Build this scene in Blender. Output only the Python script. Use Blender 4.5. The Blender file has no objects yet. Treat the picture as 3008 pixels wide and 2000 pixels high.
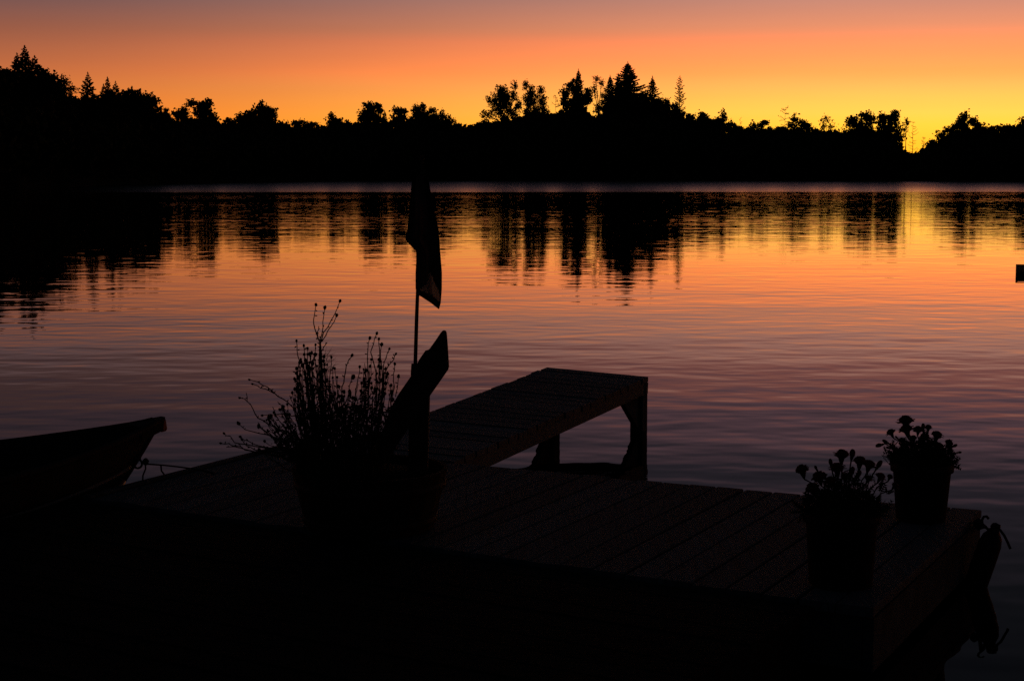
import bpy, bmesh, math, random
import numpy as np
from mathutils import Vector, Matrix

random.seed(7)
rng = np.random.default_rng(11)
scene = bpy.context.scene
COL = scene.collection

# ------------------------------------------------------------------ camera
F, W, HT = 4900.0, 3008.0, 2000.0
PITCH = math.atan(500.0 / F)
EYE = 1.88
DECK = 0.28
cam_d = bpy.data.cameras.new('camera')
cam_d.sensor_width = 36.0
cam_d.lens = 36.0 * F / W
cam_d.clip_start = 0.05
cam_d.clip_end = 20000
cam = bpy.data.objects.new('camera', cam_d)
COL.objects.link(cam)
cam.location = (0, 0, EYE)
cam.rotation_euler = (math.pi / 2 - PITCH, 0, 0)
scene.camera = cam
CP, SP = math.cos(PITCH), math.sin(PITCH)


def ray(x, y):
    u = (x - 1504.0) / F
    v = (1000.0 - y) / F
    return u, CP + v * SP, -SP + v * CP


def at_z(x, y, z):
    """The point of height z seen at photo position (x, y)."""
    r = ray(x, y)
    t = (z - EYE) / r[2]
    return Vector((r[0] * t, r[1] * t, z))


def at_y(x, y, Y):
    """The point at forward distance Y seen at photo position (x, y)."""
    r = ray(x, y)
    t = Y / r[1]
    return Vector((r[0] * t, Y, EYE + r[2] * t))


# dock frame: S runs along the outer edge of the dock, N runs out over the lake
ANG = math.atan(0.505)
DN = Vector((math.sin(ANG), math.cos(ANG), 0))
DS = Vector((math.cos(ANG), -math.sin(ANG), 0))


def sn(s, n, z):
    return DS * s + DN * n + Vector((0, 0, z))


# ------------------------------------------------------------------ helpers
class MB:
    def __init__(self):
        self.v, self.f, self.m = [], [], []

    def add(self, vs, fs, mi=0):
        b = len(self.v)
        self.v += [tuple(p) for p in vs]
        self.f += [tuple(b + i for i in q) for q in fs]
        self.m += [mi] * len(fs)

    def hexa(self, p, mi=0):
        """p: 4 bottom corners then the 4 top corners, counter-clockwise."""
        self.add(p, [(3, 2, 1, 0), (4, 5, 6, 7), (0, 1, 5, 4), (1, 2, 6, 5), (2, 3, 7, 6), (3, 0, 4, 7)], mi)

    def bar(self, a, b, wdt, thk, up=Vector((0, 0, 1)), mi=0, cham=0.0):
        a, b = Vector(a), Vector(b)
        d = (b - a).normalized()
        side = d.cross(up)
        if side.length < 1e-5:
            side = d.cross(Vector((1, 0, 0)))
        side.normalize()
        u = side.cross(d).normalized()
        if cham <= 0:
            prof = [(-wdt / 2, -thk / 2), (wdt / 2, -thk / 2), (wdt / 2, thk / 2), (-wdt / 2, thk / 2)]
        else:
            c = cham
            prof = [(-wdt / 2 + c, -thk / 2), (wdt / 2 - c, -thk / 2), (wdt / 2, -thk / 2 + c), (wdt / 2, thk / 2 - c),
                    (wdt / 2 - c, thk / 2), (-wdt / 2 + c, thk / 2), (-wdt / 2, thk / 2 - c), (-wdt / 2, -thk / 2 + c)]
        n = len(prof)
        vs = [a + side * x + u * y for x, y in prof] + [b + side * x + u * y for x, y in prof]
        fs = [tuple(range(n))[::-1], tuple(range(n, 2 * n))]
        fs += [(i, (i + 1) % n, n + (i + 1) % n, n + i) for i in range(n)]
        self.add(vs, fs, mi)

    def tube(self, pts, r, sides=6, mi=0, cap=True):
        pts = [Vector(p) for p in pts]
        rs = r if isinstance(r, (list, tuple)) else [r] * len(pts)
        vs, fs = [], []
        prev = None
        for i, p in enumerate(pts):
            d = (pts[min(i + 1, len(pts) - 1)] - pts[max(i - 1, 0)])
            if d.length < 1e-9:
                d = Vector((0, 0, 1))
            d.normalize()
            if prev is None:
                a = d.cross(Vector((0, 0, 1)))
                if a.length < 1e-3:
                    a = d.cross(Vector((1, 0, 0)))
            else:
                a = prev - d * prev.dot(d)
            a.normalize()
            prev = a
            c = d.cross(a)
            for k in range(sides):
                t = 2 * math.pi * k / sides
                vs.append(p + (a * math.cos(t) + c * math.sin(t)) * rs[i])
        for i in range(len(pts) - 1):
            for k in range(sides):
                k2 = (k + 1) % sides
                fs.append((i * sides + k, i * sides + k2, (i + 1) * sides + k2, (i + 1) * sides + k))
        if cap:
            fs.append(tuple(range(sides))[::-1])
            fs.append(tuple(range((len(pts) - 1) * sides, len(pts) * sides)))
        self.add(vs, fs, mi)

    def lathe(self, prof, seg=32, centre=Vector((0, 0, 0)), mat=None, mi=0, wob=None):
        vs, fs = [], []
        for (r, z) in prof:
            for k in range(seg):
                t = 2 * math.pi * k / seg
                rr = r * (wob(k) if wob else 1.0)
                p = Vector((rr * math.cos(t), rr * math.sin(t), z))
                vs.append((mat @ p if mat else p) + centre)
        for i in range(len(prof) - 1):
            for k in range(seg):
                k2 = (k + 1) % seg
                fs.append((i * seg + k, i * seg + k2, (i + 1) * seg + k2, (i + 1) * seg + k))
        if prof[0][0] > 1e-6:
            fs.append(tuple(range(seg))[::-1])
        if prof[-1][0] > 1e-6:
            fs.append(tuple(range((len(prof) - 1) * seg, len(prof) * seg)))
        self.add(vs, fs, mi)

    def blob(self, c, rx, ry, rz, seg=8, rings=5, jit=0.0, mat=None):
        vs, fs = [], []
        c = Vector(c)
        for i in range(rings + 1):
            ph = math.pi * i / rings
            for k in range(seg):
                t = 2 * math.pi * k / seg
                j = 1 + random.uniform(-jit, jit)
                p = Vector((rx * math.sin(ph) * math.cos(t) * j, ry * math.sin(ph) * math.sin(t) * j, -rz * math.cos(ph) * j))
                vs.append(c + (mat @ p if mat else p))
        for i in range(rings):
            for k in range(seg):
                k2 = (k + 1) % seg
                fs.append((i * seg + k, i * seg + k2, (i + 1) * seg + k2, (i + 1) * seg + k))
        self.add(vs, fs)

    def build(self, name, mats, parent=None, origin=None, smooth=False):
        me = bpy.data.meshes.new(name)
        o = bpy.data.objects.new(name, me)
        off = Vector(origin) if origin is not None else (parent_world(parent) if parent else Vector((0, 0, 0)))
        vs = [(p[0] - off.x, p[1] - off.y, p[2] - off.z) for p in self.v]
        me.from_pydata(vs, [], self.f)
        for m in (mats if isinstance(mats, (list, tuple)) else [mats]):
            me.materials.append(m)
        if any(self.m):
            me.polygons.foreach_set('material_index', self.m)
        if smooth:
            me.polygons.foreach_set('use_smooth', [True] * len(me.polygons))
        me.update()
        COL.objects.link(o)
        if parent:
            o.parent = parent
            o.location = off - parent_world(parent)
        elif origin is not None:
            o.location = off
        return o


def parent_world(o):
    p = Vector((0, 0, 0))
    while o is not None:
        p += Vector(o.location)
        o = o.parent
    return p


def quads_object(name, P, mat, parent=None, off=Vector((0, 0, 0))):
    """P: (n, 4, 3) array of quads as one mesh."""
    n = len(P)
    me = bpy.data.meshes.new(name)
    v = (P.reshape(-1, 3) - np.array(off)).astype(np.float32)
    me.vertices.add(n * 4)
    me.vertices.foreach_set('co', v.ravel())
    me.loops.add(n * 4)
    me.loops.foreach_set('vertex_index', np.arange(n * 4, dtype=np.int32))
    me.polygons.add(n)
    me.polygons.foreach_set('loop_start', np.arange(0, n * 4, 4, dtype=np.int32))
    me.polygons.foreach_set('loop_total', np.full(n, 4, dtype=np.int32))
    me.update(calc_edges=True)
    me.materials.append(mat)
    o = bpy.data.objects.new(name, me)
    COL.objects.link(o)
    if parent:
        o.parent = parent
        o.location = Vector(off) - parent_world(parent)
    else:
        o.location = Vector(off)
    return o


def thing(name, label, cat, loc=(0, 0, 0), group=None):
    o = bpy.data.objects.new(name, None)
    o.empty_display_size = 0.2
    COL.objects.link(o)
    o.location = loc
    o['label'] = label
    o['category'] = cat
    if group:
        o['group'] = group
    return o


# ------------------------------------------------------------------ materials
def srgb(c):
    return tuple(((x / 255.0) / 12.92 if x <= 10 else ((x / 255.0 + 0.055) / 1.055) ** 2.4) for x in c) + (1.0,)


def mat_simple(name, col, rough=0.7, spec=0.5, var=0.35, scale=8.0, bump=0.0, stretch=None, island=0.0):
    m = bpy.data.materials.new(name)
    m.use_nodes = True
    nt = m.node_tree
    b = nt.nodes['Principled BSDF']
    tc = nt.nodes.new('ShaderNodeTexCoord')
    mp = nt.nodes.new('ShaderNodeMapping')
    nt.links.new(tc.outputs['Object'], mp.inputs['Vector'])
    if stretch:
        mp.inputs['Rotation'].default_value = (0, 0, stretch[0])
        mp.inputs['Scale'].default_value = stretch[1]
    no = nt.nodes.new('ShaderNodeTexNoise')
    no.inputs['Scale'].default_value = scale
    no.inputs['Detail'].default_value = 6
    nt.links.new(mp.outputs[0], no.inputs['Vector'])
    r = nt.nodes.new('ShaderNodeValToRGB')
    lo = tuple(c * (1 - var) for c in col)
    hi = tuple(min(1, c * (1 + var)) for c in col)
    r.color_ramp.elements[0].position = 0.3
    r.color_ramp.elements[1].position = 0.7
    r.color_ramp.elements[0].color = lo + (1,)
    r.color_ramp.elements[1].color = hi + (1,)
    nt.links.new(no.outputs['Fac'], r.inputs['Fac'])
    out = r.outputs[0]
    if island > 0:
        g = nt.nodes.new('ShaderNodeNewGeometry')
        mr = nt.nodes.new('ShaderNodeMapRange')
        mr.inputs['To Min'].default_value = 1 - island
        mr.inputs['To Max'].default_value = 1 + island
        nt.links.new(g.outputs['Random Per Island'], mr.inputs['Value'])
        mx = nt.nodes.new('ShaderNodeVectorMath')
        mx.operation = 'SCALE'
        nt.links.new(out, mx.inputs[0])
        nt.links.new(mr.outputs[0], mx.inputs['Scale'])
        out = mx.outputs[0]
    nt.links.new(out, b.inputs['Base Color'])
    b.inputs['Roughness'].default_value = rough
    b.inputs['Specular IOR Level'].default_value = spec
    if bump > 0:
        bp = nt.nodes.new('ShaderNodeBump')
        bp.inputs['Strength'].default_value = 0.6
        bp.inputs['Distance'].default_value = bump
        nt.links.new(no.outputs['Fac'], bp.inputs['Height'])
        nt.links.new(bp.outputs[0], b.inputs['Normal'])
    return m


M = {}
M['deck'] = mat_simple('weathered_deck_wood', (0.066, 0.098, 0.118), 0.78, 0.10, 0.45, 5.0, 0.004,
                       (ANG, (16, 0.7, 4)), 0.25)
M['pier'] = mat_simple('weathered_pier_wood', (0.085, 0.115, 0.130), 0.72, 0.16, 0.4, 5.0, 0.003,
                       (ANG, (0.8, 14, 4)), 0.25)
M['wharf'] = mat_simple('dark_plank_wood', (0.017, 0.018, 0.018), 0.95, 0.02, 0.4, 5.0, 0.003,
                        (ANG, (0.7, 16, 4)), 0.25)  # near-black base colour for walkway and raft wood, far darker than the deck
M['joist'] = mat_simple('old_joist_wood', (0.055, 0.078, 0.088), 0.88, 0.08, 0.4, 9.0, 0.003)
M['float'] = mat_simple('float_drum_plastic', (0.03, 0.03, 0.035), 0.6, 0.3, 0.2, 6.0)
M['timber'] = mat_simple('dark_timber', (0.045, 0.035, 0.028), 0.8, 0.15, 0.4, 12.0, 0.003)
M['pot'] = mat_simple('black_plastic_pot', (0.018, 0.017, 0.017), 0.7, 0.15, 0.2, 15.0)
M['tub'] = mat_simple('dark_barrel_wood', (0.03, 0.023, 0.018), 0.85, 0.1, 0.4, 10.0, 0.002)
M['iron'] = mat_simple('rusty_iron', (0.03, 0.022, 0.018), 0.75, 0.2, 0.4, 20.0)
M['soil'] = mat_simple('potting_soil', (0.02, 0.016, 0.012), 1.0, 0.05, 0.5, 60.0, 0.004)
M['leaf'] = mat_simple('garden_leaf', (0.030, 0.045, 0.018), 0.8, 0.1, 0.4, 30.0)
M['dry'] = mat_simple('dry_stem', (0.045, 0.038, 0.022), 0.85, 0.1, 0.4, 30.0)
M['petal'] = mat_simple('marigold_petal', (0.10, 0.028, 0.008), 0.8, 0.1, 0.3, 60.0)
M['foliage'] = mat_simple('far_foliage', (0.035, 0.048, 0.022), 0.9, 0.05, 0.45, 0.3)
M['needle'] = mat_simple('far_needles', (0.025, 0.040, 0.022), 0.9, 0.05, 0.4, 0.3)
M['bark'] = mat_simple('far_bark', (0.045, 0.035, 0.027), 0.9, 0.05, 0.4, 2.0)
M['earth'] = mat_simple('dark_earth', (0.030, 0.032, 0.018), 1.0, 0.02, 0.4, 0.4)
M['hull'] = mat_simple('dark_painted_hull', (0.020, 0.024, 0.022), 0.75, 0.12, 0.3, 6.0)
M['rail'] = mat_simple('pale_rub_rail', (0.16, 0.15, 0.13), 0.6, 0.3, 0.3, 12.0)
M['varnish'] = mat_simple('orange_varnished_wood', (0.50, 0.15, 0.045), 0.30, 0.7, 0.25, 14.0)
M['rope'] = mat_simple('dark_rope', (0.04, 0.035, 0.03), 0.95, 0.05, 0.4, 90.0)
M['rubber'] = mat_simple('black_fender_vinyl', (0.014, 0.014, 0.015), 0.6, 0.2, 0.2, 20.0)
M['cloth'] = mat_simple('dark_flag_cloth', (0.085, 0.060, 0.055), 0.9, 0.05, 0.25, 20.0)


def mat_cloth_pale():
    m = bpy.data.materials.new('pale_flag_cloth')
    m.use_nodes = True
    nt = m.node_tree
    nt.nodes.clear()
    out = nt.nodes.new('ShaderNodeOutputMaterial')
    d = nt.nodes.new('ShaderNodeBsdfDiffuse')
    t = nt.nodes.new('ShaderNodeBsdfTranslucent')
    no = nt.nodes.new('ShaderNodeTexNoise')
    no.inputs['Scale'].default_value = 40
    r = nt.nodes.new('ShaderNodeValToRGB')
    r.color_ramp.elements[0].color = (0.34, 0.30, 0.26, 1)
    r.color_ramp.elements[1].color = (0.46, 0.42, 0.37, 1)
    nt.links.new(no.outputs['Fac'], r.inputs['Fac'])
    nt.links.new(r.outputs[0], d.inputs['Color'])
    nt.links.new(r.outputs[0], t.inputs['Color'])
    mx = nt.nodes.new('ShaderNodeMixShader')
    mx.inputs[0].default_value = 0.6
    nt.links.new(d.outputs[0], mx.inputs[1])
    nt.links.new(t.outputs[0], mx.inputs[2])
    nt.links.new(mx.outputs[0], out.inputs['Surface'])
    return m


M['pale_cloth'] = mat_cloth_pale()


def math_node(nt, op, a, b=None, clamp=False):
    n = nt.nodes.new('ShaderNodeMath')
    n.operation = op
    n.use_clamp = clamp
    for i, v in enumerate((a, b)):
        if v is None:
            continue
        if isinstance(v, (int, float)):
            n.inputs[i].default_value = v
        else:
            nt.links.new(v, n.inputs[i])
    return n.outputs[0]


def map_range(nt, v, a, b, c, d, smooth=True):
    n = nt.nodes.new('ShaderNodeMapRange')
    n.interpolation_type = 'SMOOTHSTEP' if smooth else 'LINEAR'
    nt.links.new(v, n.inputs['Value'])
    n.inputs['From Min'].default_value = a
    n.inputs['From Max'].default_value = b
    n.inputs['To Min'].default_value = c
    n.inputs['To Max'].default_value = d
    return n.outputs[0]


def mat_water():
    m = bpy.data.materials.new('lake_water')
    m.use_nodes = True
    nt = m.node_tree
    b = nt.nodes['Principled BSDF']
    b.inputs['Base Color'].default_value = (0.0035, 0.004, 0.005, 1)
    b.inputs['IOR'].default_value = 1.33
    g = nt.nodes.new('ShaderNodeNewGeometry')
    sep = nt.nodes.new('ShaderNodeSeparateXYZ')
    nt.links.new(g.outputs['Position'], sep.inputs[0])
    X, Y = sep.outputs[0], sep.outputs[1]

    def wave(rot, sx, sy, scale, detail=2.0, rough=0.5, off=0.0):
        mp = nt.nodes.new('ShaderNodeMapping')
        mp.inputs['Rotation'].default_value = (0, 0, rot)
        mp.inputs['Scale'].default_value = (sx, sy, 1)
        mp.inputs['Location'].default_value = (off, off * 1.7, 0)
        nt.links.new(g.outputs['Position'], mp.inputs['Vector'])
        n = nt.nodes.new('ShaderNodeTexNoise')
        n.inputs['Scale'].default_value = scale
        n.inputs['Detail'].default_value = detail
        n.inputs['Roughness'].default_value = rough
        nt.links.new(mp.outputs[0], n.inputs['Vector'])
        return math_node(nt, 'SUBTRACT', n.outputs['Fac'], 0.5)

    # long low ripples with crests lying across the view, plus finer ones
    a = math_node(nt, 'MULTIPLY', wave(0.05, 0.62, 1.0, 1.75, 1.5, 0.45), W_LONG)
    c = math_node(nt, 'MULTIPLY', wave(-0.14, 0.75, 1.0, 3.6, 1.0, 0.4, 37.0), W_MID)
    d = math_node(nt, 'MULTIPLY', wave(0.16, 0.55, 1.0, 0.40, 1.0, 0.5, 91.0), W_SWELL)
    h = math_node(nt, 'ADD', math_node(nt, 'ADD', a, c), d)
    # calm and livelier patches
    patch = wave(0.0, 0.35, 1.0, 0.035, 2.0, 0.5, 11.0)
    amp = map_range(nt, patch, -0.15, 0.15, 0.65, 1.25)
    amp = math_node(nt, 'MULTIPLY', amp, map_range(nt, Y, 45.0, 125.0, 1.0, 3.0, False))
    amp = math_node(nt, 'MULTIPLY', amp, map_range(nt, Y, 138.0, 146.0, 1.0, 0.45, False))
    h = math_node(nt, 'MULTIPLY', h, amp)
    # wind-ruffled water along the far shore, fading out in the lee on the left
    edge = wave(0.0, 1.0, 1.0, 0.05, 2.0, 0.5, 53.0)
    yy = math_node(nt, 'ADD', Y, math_node(nt, 'MULTIPLY', edge, 10.0))
    band = map_range(nt, yy, 138.0, 148.0, 0.0, 1.0)
    far = map_range(nt, yy, 138.0, 215.0, 0.50, 1.0)
    ratio = math_node(nt, 'DIVIDE', X, Y)
    lee = map_range(nt, ratio, -0.32, -0.20, 0.0, 1.0)
    ruf = math_node(nt, 'MULTIPLY', math_node(nt, 'MULTIPLY', band, far), lee)
    rough = math_node(nt, 'ADD', math_node(nt, 'MULTIPLY', ruf, R_FAR), R_NEAR)
    nt.links.new(rough, b.inputs['Roughness'])
    bp = nt.nodes.new('ShaderNodeBump')
    bp.inputs['Strength'].default_value = 1.0
    bp.inputs['Distance'].default_value = 1.0
    nt.links.new(h, bp.inputs['Height'])
    nt.links.new(bp.outputs[0], b.inputs['Normal'])
    return m


W_LONG, W_MID, W_SWELL = 0.0050, 0.0018, 0.0085
R_FAR, R_NEAR = 0.30, 0.015
M['water'] = mat_water()

# ------------------------------------------------------------------ sky
SUN_AZ = math.radians(17.0)
world = bpy.data.worlds.new('World')
scene.world = world
world.use_nodes = True


def build_world():
    nt = world.node_tree
    bg = nt.nodes['Background']
    sky = nt.nodes.new('ShaderNodeTexSky')
    sky.sky_type = 'NISHITA'
    sky.sun_disc = False
    sky.sun_elevation = math.radians(-3.0)
    sky.sun_rotation = SUN_AZ
    sky.dust_density = 3.0
    tc = nt.nodes.new('ShaderNodeTexCoord')
    nm = nt.nodes.new('ShaderNodeVectorMath')
    nm.operation = 'NORMALIZE'
    nt.links.new(tc.outputs['Generated'], nm.inputs[0])
    sep = nt.nodes.new('ShaderNodeSeparateXYZ')
    nt.links.new(nm.outputs[0], sep.inputs[0])
    x, y, z = sep.outputs
    el = math_node(nt, 'MULTIPLY', math_node(nt, 'ARCSINE', z), 180 / math.pi)
    hl = math_node(nt, 'MAXIMUM', math_node(nt, 'SQRT', math_node(nt, 'ADD', math_node(nt, 'MULTIPLY', x, x), math_node(nt, 'MULTIPLY', y, y))), 1e-4)
    dt = math_node(nt, 'DIVIDE', math_node(nt, 'ADD', math_node(nt, 'MULTIPLY', x, math.sin(SUN_AZ)), math_node(nt, 'MULTIPLY', y, math.cos(SUN_AZ))), hl)
    dt = math_node(nt, 'MINIMUM', math_node(nt, 'MAXIMUM', dt, -1.0), 1.0)
    az = math_node(nt, 'MULTIPLY', math_node(nt, 'ARCCOSINE', dt), 180 / math.pi)
    # elevation 0..90 on a square-root scale so that the glow has room on the ramp
    fac = math_node(nt, 'SQRT', math_node(nt, 'DIVIDE', math_node(nt, 'MAXIMUM', el, 0.0), 90.0))

    def ramp(stops):
        r = nt.nodes.new('ShaderNodeValToRGB')
        cr = r.color_ramp
        cr.interpolation = 'LINEAR'
        for i, (e, c) in enumerate(stops):
            p = math.sqrt(e / 90.0)
            elx = cr.elements[i] if i < 2 else cr.elements.new(p)
            elx.position = p
            elx.color = tuple(v * 0.5 for v in srgb(c)[:3]) + (1.0,)
        nt.links.new(fac, r.inputs['Fac'])
        return r.outputs[0]

    warm = ramp(SKY_R)
    cool = ramp(SKY_L)
    dusk = ramp([(0, (34, 28, 32)), (6, (30, 26, 32)), (15, (18, 17, 23)), (30, (10, 12, 17)), (90, (8, 11, 16))])
    t1 = map_range(nt, az, 2.0, 36.0, 0.0, 1.0)
    t2 = map_range(nt, az, 36.0, 110.0, 0.0, 1.0)

    def mix(f, a, b):
        m = nt.nodes.new('ShaderNodeMix')
        m.data_type = 'RGBA'
        nt.links.new(f, m.inputs['Factor'])
        nt.links.new(a, m.inputs[6])
        nt.links.new(b, m.inputs[7])
        return m.outputs[2]
    c = mix(t2, mix(t1, warm, cool), dusk)
    # faint horizontal unevenness of the evening haze
    mp = nt.nodes.new('ShaderNodeMapping')
    mp.inputs['Scale'].default_value = (2.0, 2.0, 26.0)
    nt.links.new(nm.outputs[0], mp.inputs['Vector'])
    no = nt.nodes.new('ShaderNodeTexNoise')
    no.inputs['Scale'].default_value = 2.0
    no.inputs['Detail'].default_value = 3.0
    nt.links.new(mp.outputs[0], no.inputs['Vector'])
    k = map_range(nt, no.outputs['Fac'], 0.3, 0.7, 1.95, 2.05, False)
    sc = nt.nodes.new('ShaderNodeVectorMath')
    sc.operation = 'SCALE'
    nt.links.new(c, sc.inputs[0])
    nt.links.new(k, sc.inputs['Scale'])
    ad = nt.nodes.new('ShaderNodeVectorMath')
    ad.operation = 'MULTIPLY_ADD'
    nt.links.new(sky.outputs[0], ad.inputs[0])
    ad.inputs[1].default_value = (0.05, 0.05, 0.05)
    nt.links.new(sc.outputs[0], ad.inputs[2])
    nt.links.new(ad.outputs[0], bg.inputs['Color'])
    bg.inputs['Strength'].default_value = 1.0


UP = [(14, (30, 29, 36)), (18, (19, 19, 25)), (26, (11, 13, 18)), (90, (8, 11, 16))]
SKY_R = [(0, (305, 192, 28)), (0.9, (305, 210, 50)), (1.5, (305, 220, 68)), (1.9, (300, 219, 86)), (2.35, (300, 208, 90)),
         (2.8, (298, 194, 94)), (3.3, (320, 176, 90)), (4.3, (278, 154, 98)), (4.7, (240, 149, 107)), (5.83, (196, 137, 121)),
         (7.0, (162, 98, 90)), (8.4, (114, 82, 91)), (10.5, (60, 51, 62))] + UP
SKY_L = [(0, (246, 108, 14)), (1.2, (250, 122, 28)), (2.0, (238, 122, 44)), (2.8, (212, 116, 58)), (3.5, (190, 105, 64)),
         (4.7, (148, 88, 69)), (5.83, (106, 80, 82)), (7.0, (82, 56, 56)), (8.4, (72, 53, 61)), (10.5, (47, 41, 51))] + UP
build_world()

sun_d = bpy.data.lights.new('sun', 'SUN')
sun_d.energy = 0.03
sun_d.angle = math.radians(0.5)
sun_d.color = (1.0, 0.62, 0.30)
sun = bpy.data.objects.new('sun', sun_d)
COL.objects.link(sun)
se = math.radians(0.3)
sdir = Vector((math.sin(SUN_AZ) * math.cos(se), math.cos(SUN_AZ) * math.cos(se), math.sin(se)))
sun.rotation_euler = sdir.to_track_quat('Z', 'Y').to_euler()
sun.location = (60, 200, 40)

# ------------------------------------------------------------------ water and land
mb = MB()
xs = [-4000, -400, -60, 60, 400, 4000]
ys = [-60, 2, 30, 120, 400, 6000]
for a, b in zip(xs, xs[1:]):
    for c, d in zip(ys, ys[1:]):
        mb.add([(a, c, 0), (b, c, 0), (b, d, 0), (a, d, 0)], [(0, 1, 2, 3)])
lake = mb.build('lake', M['water'])
lake['kind'] = 'structure'
bm = bmesh.new()
bm.from_mesh(lake.data)
bmesh.ops.remove_doubles(bm, verts=bm.verts, dist=0.001)
bm.to_mesh(lake.data)
bm.free()


def interp(x, pts):
    if x <= pts[0][0]:
        return pts[0][1]
    for (a, b), (c, d) in zip(pts, pts[1:]):
        if x <= c:
            return b + (d - b) * (x - a) / (c - a)
    return pts[-1][1]


SHORE = [(-1500, 120), (-600, 150), (0, 168), (200, 186), (450, 225), (700, 258), (1000, 290), (1300, 300), (2000, 300), (2500, 292), (3008, 278), (3800, 255), (5000, 230)]
# outline of the solid lower part of the wood, in photo rows
ENV = [(-1500, 300), (-400, 245), (0, 238), (40, 240), (150, 252), (190, 286), (240, 316), (290, 316), (330, 304), (450, 326), (500, 366),
       (520, 374), (560, 362), (620, 362), (660, 380), (720, 370), (800, 364), (850, 381), (900, 379), (960, 384), (1050, 374),
       (1130, 366), (1200, 360), (1290, 364), (1350, 381), (1400, 382), (1440, 372), (1500, 360), (1560, 346), (1640, 336),
       (1700, 324), (1736, 350), (1768, 350), (1800, 292), (1880, 302), (1950, 312), (1975, 338), (2000, 352), (2060, 368),
       (2120, 374), (2160, 390), (2300, 387), (2400, 391), (2470, 400), (2520, 388), (2600, 402), (2640, 440), (2656, 474),
       (2690, 462), (2720, 448), (2750, 432), (2800, 388), (2880, 387), (2960, 388), (3008, 372), (3400, 350), (5000, 360)]
RIDGE = [(-1500, 330), (-400, 290), (0, 270), (150, 282), (240, 322), (330, 315), (450, 338), (520, 386), (660, 390), (850, 392), (1050, 388),
         (1290, 382), (1340, 378), (1364, 376.5), (1392, 376), (1440, 378), (1560, 366), (1700, 350), (1750, 356), (1820, 330), (1950, 340), (2000, 368),
         (2060, 382), (2160, 398), (2470, 408), (2600, 420), (2640, 452), (2658, 465), (2683, 454), (2708, 442.5), (2735, 434), (2800, 405), (2960, 402), (3400, 372), (5000, 380)]
RIDGE_BACK = 46.0


def land_z(px_, dist):
    ds = interp(px_, SHORE)
    dd = dist - ds
    zr = EYE + (500 - interp(px_, RIDGE)) / F * (ds + RIDGE_BACK)
    prof = [(-4, -0.6), (0, 0.05), (2.5, 0.55), (8, 1.3), (20, 0.30 * zr + 0.9), (RIDGE_BACK, zr), (90, zr * 1.0), (250, zr * 0.8), (900, 1.0), (3000, 0.5)]
    return interp(dd, prof)


mb = MB()
cols = list(range(-1500, 5001, 20))
rows = [-4, 0, 2.5, 8, 14, 20, 30, 40, RIDGE_BACK, 60, 90, 250, 900, 3000]
vs = []
for i, c in enumerate(cols):
    ds = interp(c, SHORE) + 1.5 * math.sin(i * 0.7) + 1.0 * math.sin(i * 1.9 + 1)
    for r in rows:
        d = ds + r
        jit = 0.0 if r in (RIDGE_BACK,) else 0.12 * math.sin(i * 1.3 + r) * min(1, max(r, 0) / 8)
        vs.append(((c - 1504) / F * d, d, land_z(c, interp(c, SHORE) + r) + jit))
fs = []
nr = len(rows)
for i in range(len(cols) - 1):
    for j in range(nr - 1):
        fs.append((i * nr + j, (i + 1) * nr + j, (i + 1) * nr + j + 1, i * nr + j + 1))
mb.add(vs, fs)
hill = mb.build('hillside', M['earth'], smooth=True)
hill['kind'] = 'structure'

# the bank the dock is reached from, behind the camera
mb = MB()
vs, fs = [], []
for i in range(25):
    for j in range(6):
        s = -30 + i * 2.5
        n = [2.2, 1.2, 0.0, -4.0, -20.0, -60.0][j] + 0.3 * math.sin(i * 1.7)
        z = [-0.4, 0.10, 0.30, 0.7, 1.6, 3.0][j] + 0.05 * math.sin(i * 2.3 + j)
        vs.append(sn(s, n, z))
for i in range(24):
    for j in range(5):
        fs.append((i * 6 + j, i * 6 + j + 1, (i + 1) * 6 + j + 1, (i + 1) * 6 + j))
mb.add(vs, fs)
bank = mb.build('shore_bank', M['earth'], smooth=True)
bank['kind'] = 'structure'


def px_to_world(px_, py_, dist):
    return Vector(((px_ - 1504) / F * dist, dist, EYE + (500 - py_) / F * dist))


def rand_quads(C, size, asp=1.0, flat=0.0):
    """Randomly turned quads centred on the rows of C."""
    n = len(C)
    a = rng.normal(size=(n, 3))
    a /= np.linalg.norm(a, axis=1, keepdims=True)
    b = rng.normal(size=(n, 3))
    b -= a * np.sum(a * b, axis=1, keepdims=True)
    b /= np.linalg.norm(b, axis=1, keepdims=True)
    s = (size * (0.6 + 0.8 * rng.random(n)))[:, None]
    u, v = a * s * 0.5, b * s * 0.5 * asp
    # leaf-shaped: pinched ends
    return np.stack([C - u, C - v * 0.9 + u * 0.1, C + u, C + v * 0.9 + u * 0.1], axis=1)


# ---------------- solid lower wood: bushes and saplings that read as one mass
BUMP = [random.gauss(0, 1) for _ in range(700)]
BUMP2 = [max(0, random.gauss(-0.4, 1)) for _ in range(700)]


def bump(c):
    t = (c + 600) / 9.0
    i = int(t)
    f_ = t - i
    t2 = (c + 600) / 23.0
    j = int(t2)
    g_ = t2 - j
    return (BUMP[i % 700] * (1 - f_) + BUMP[(i + 1) % 700] * f_) * 3.0 + (BUMP2[j % 700] * (1 - abs(2 * g_ - 1))) * 11.0


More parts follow.
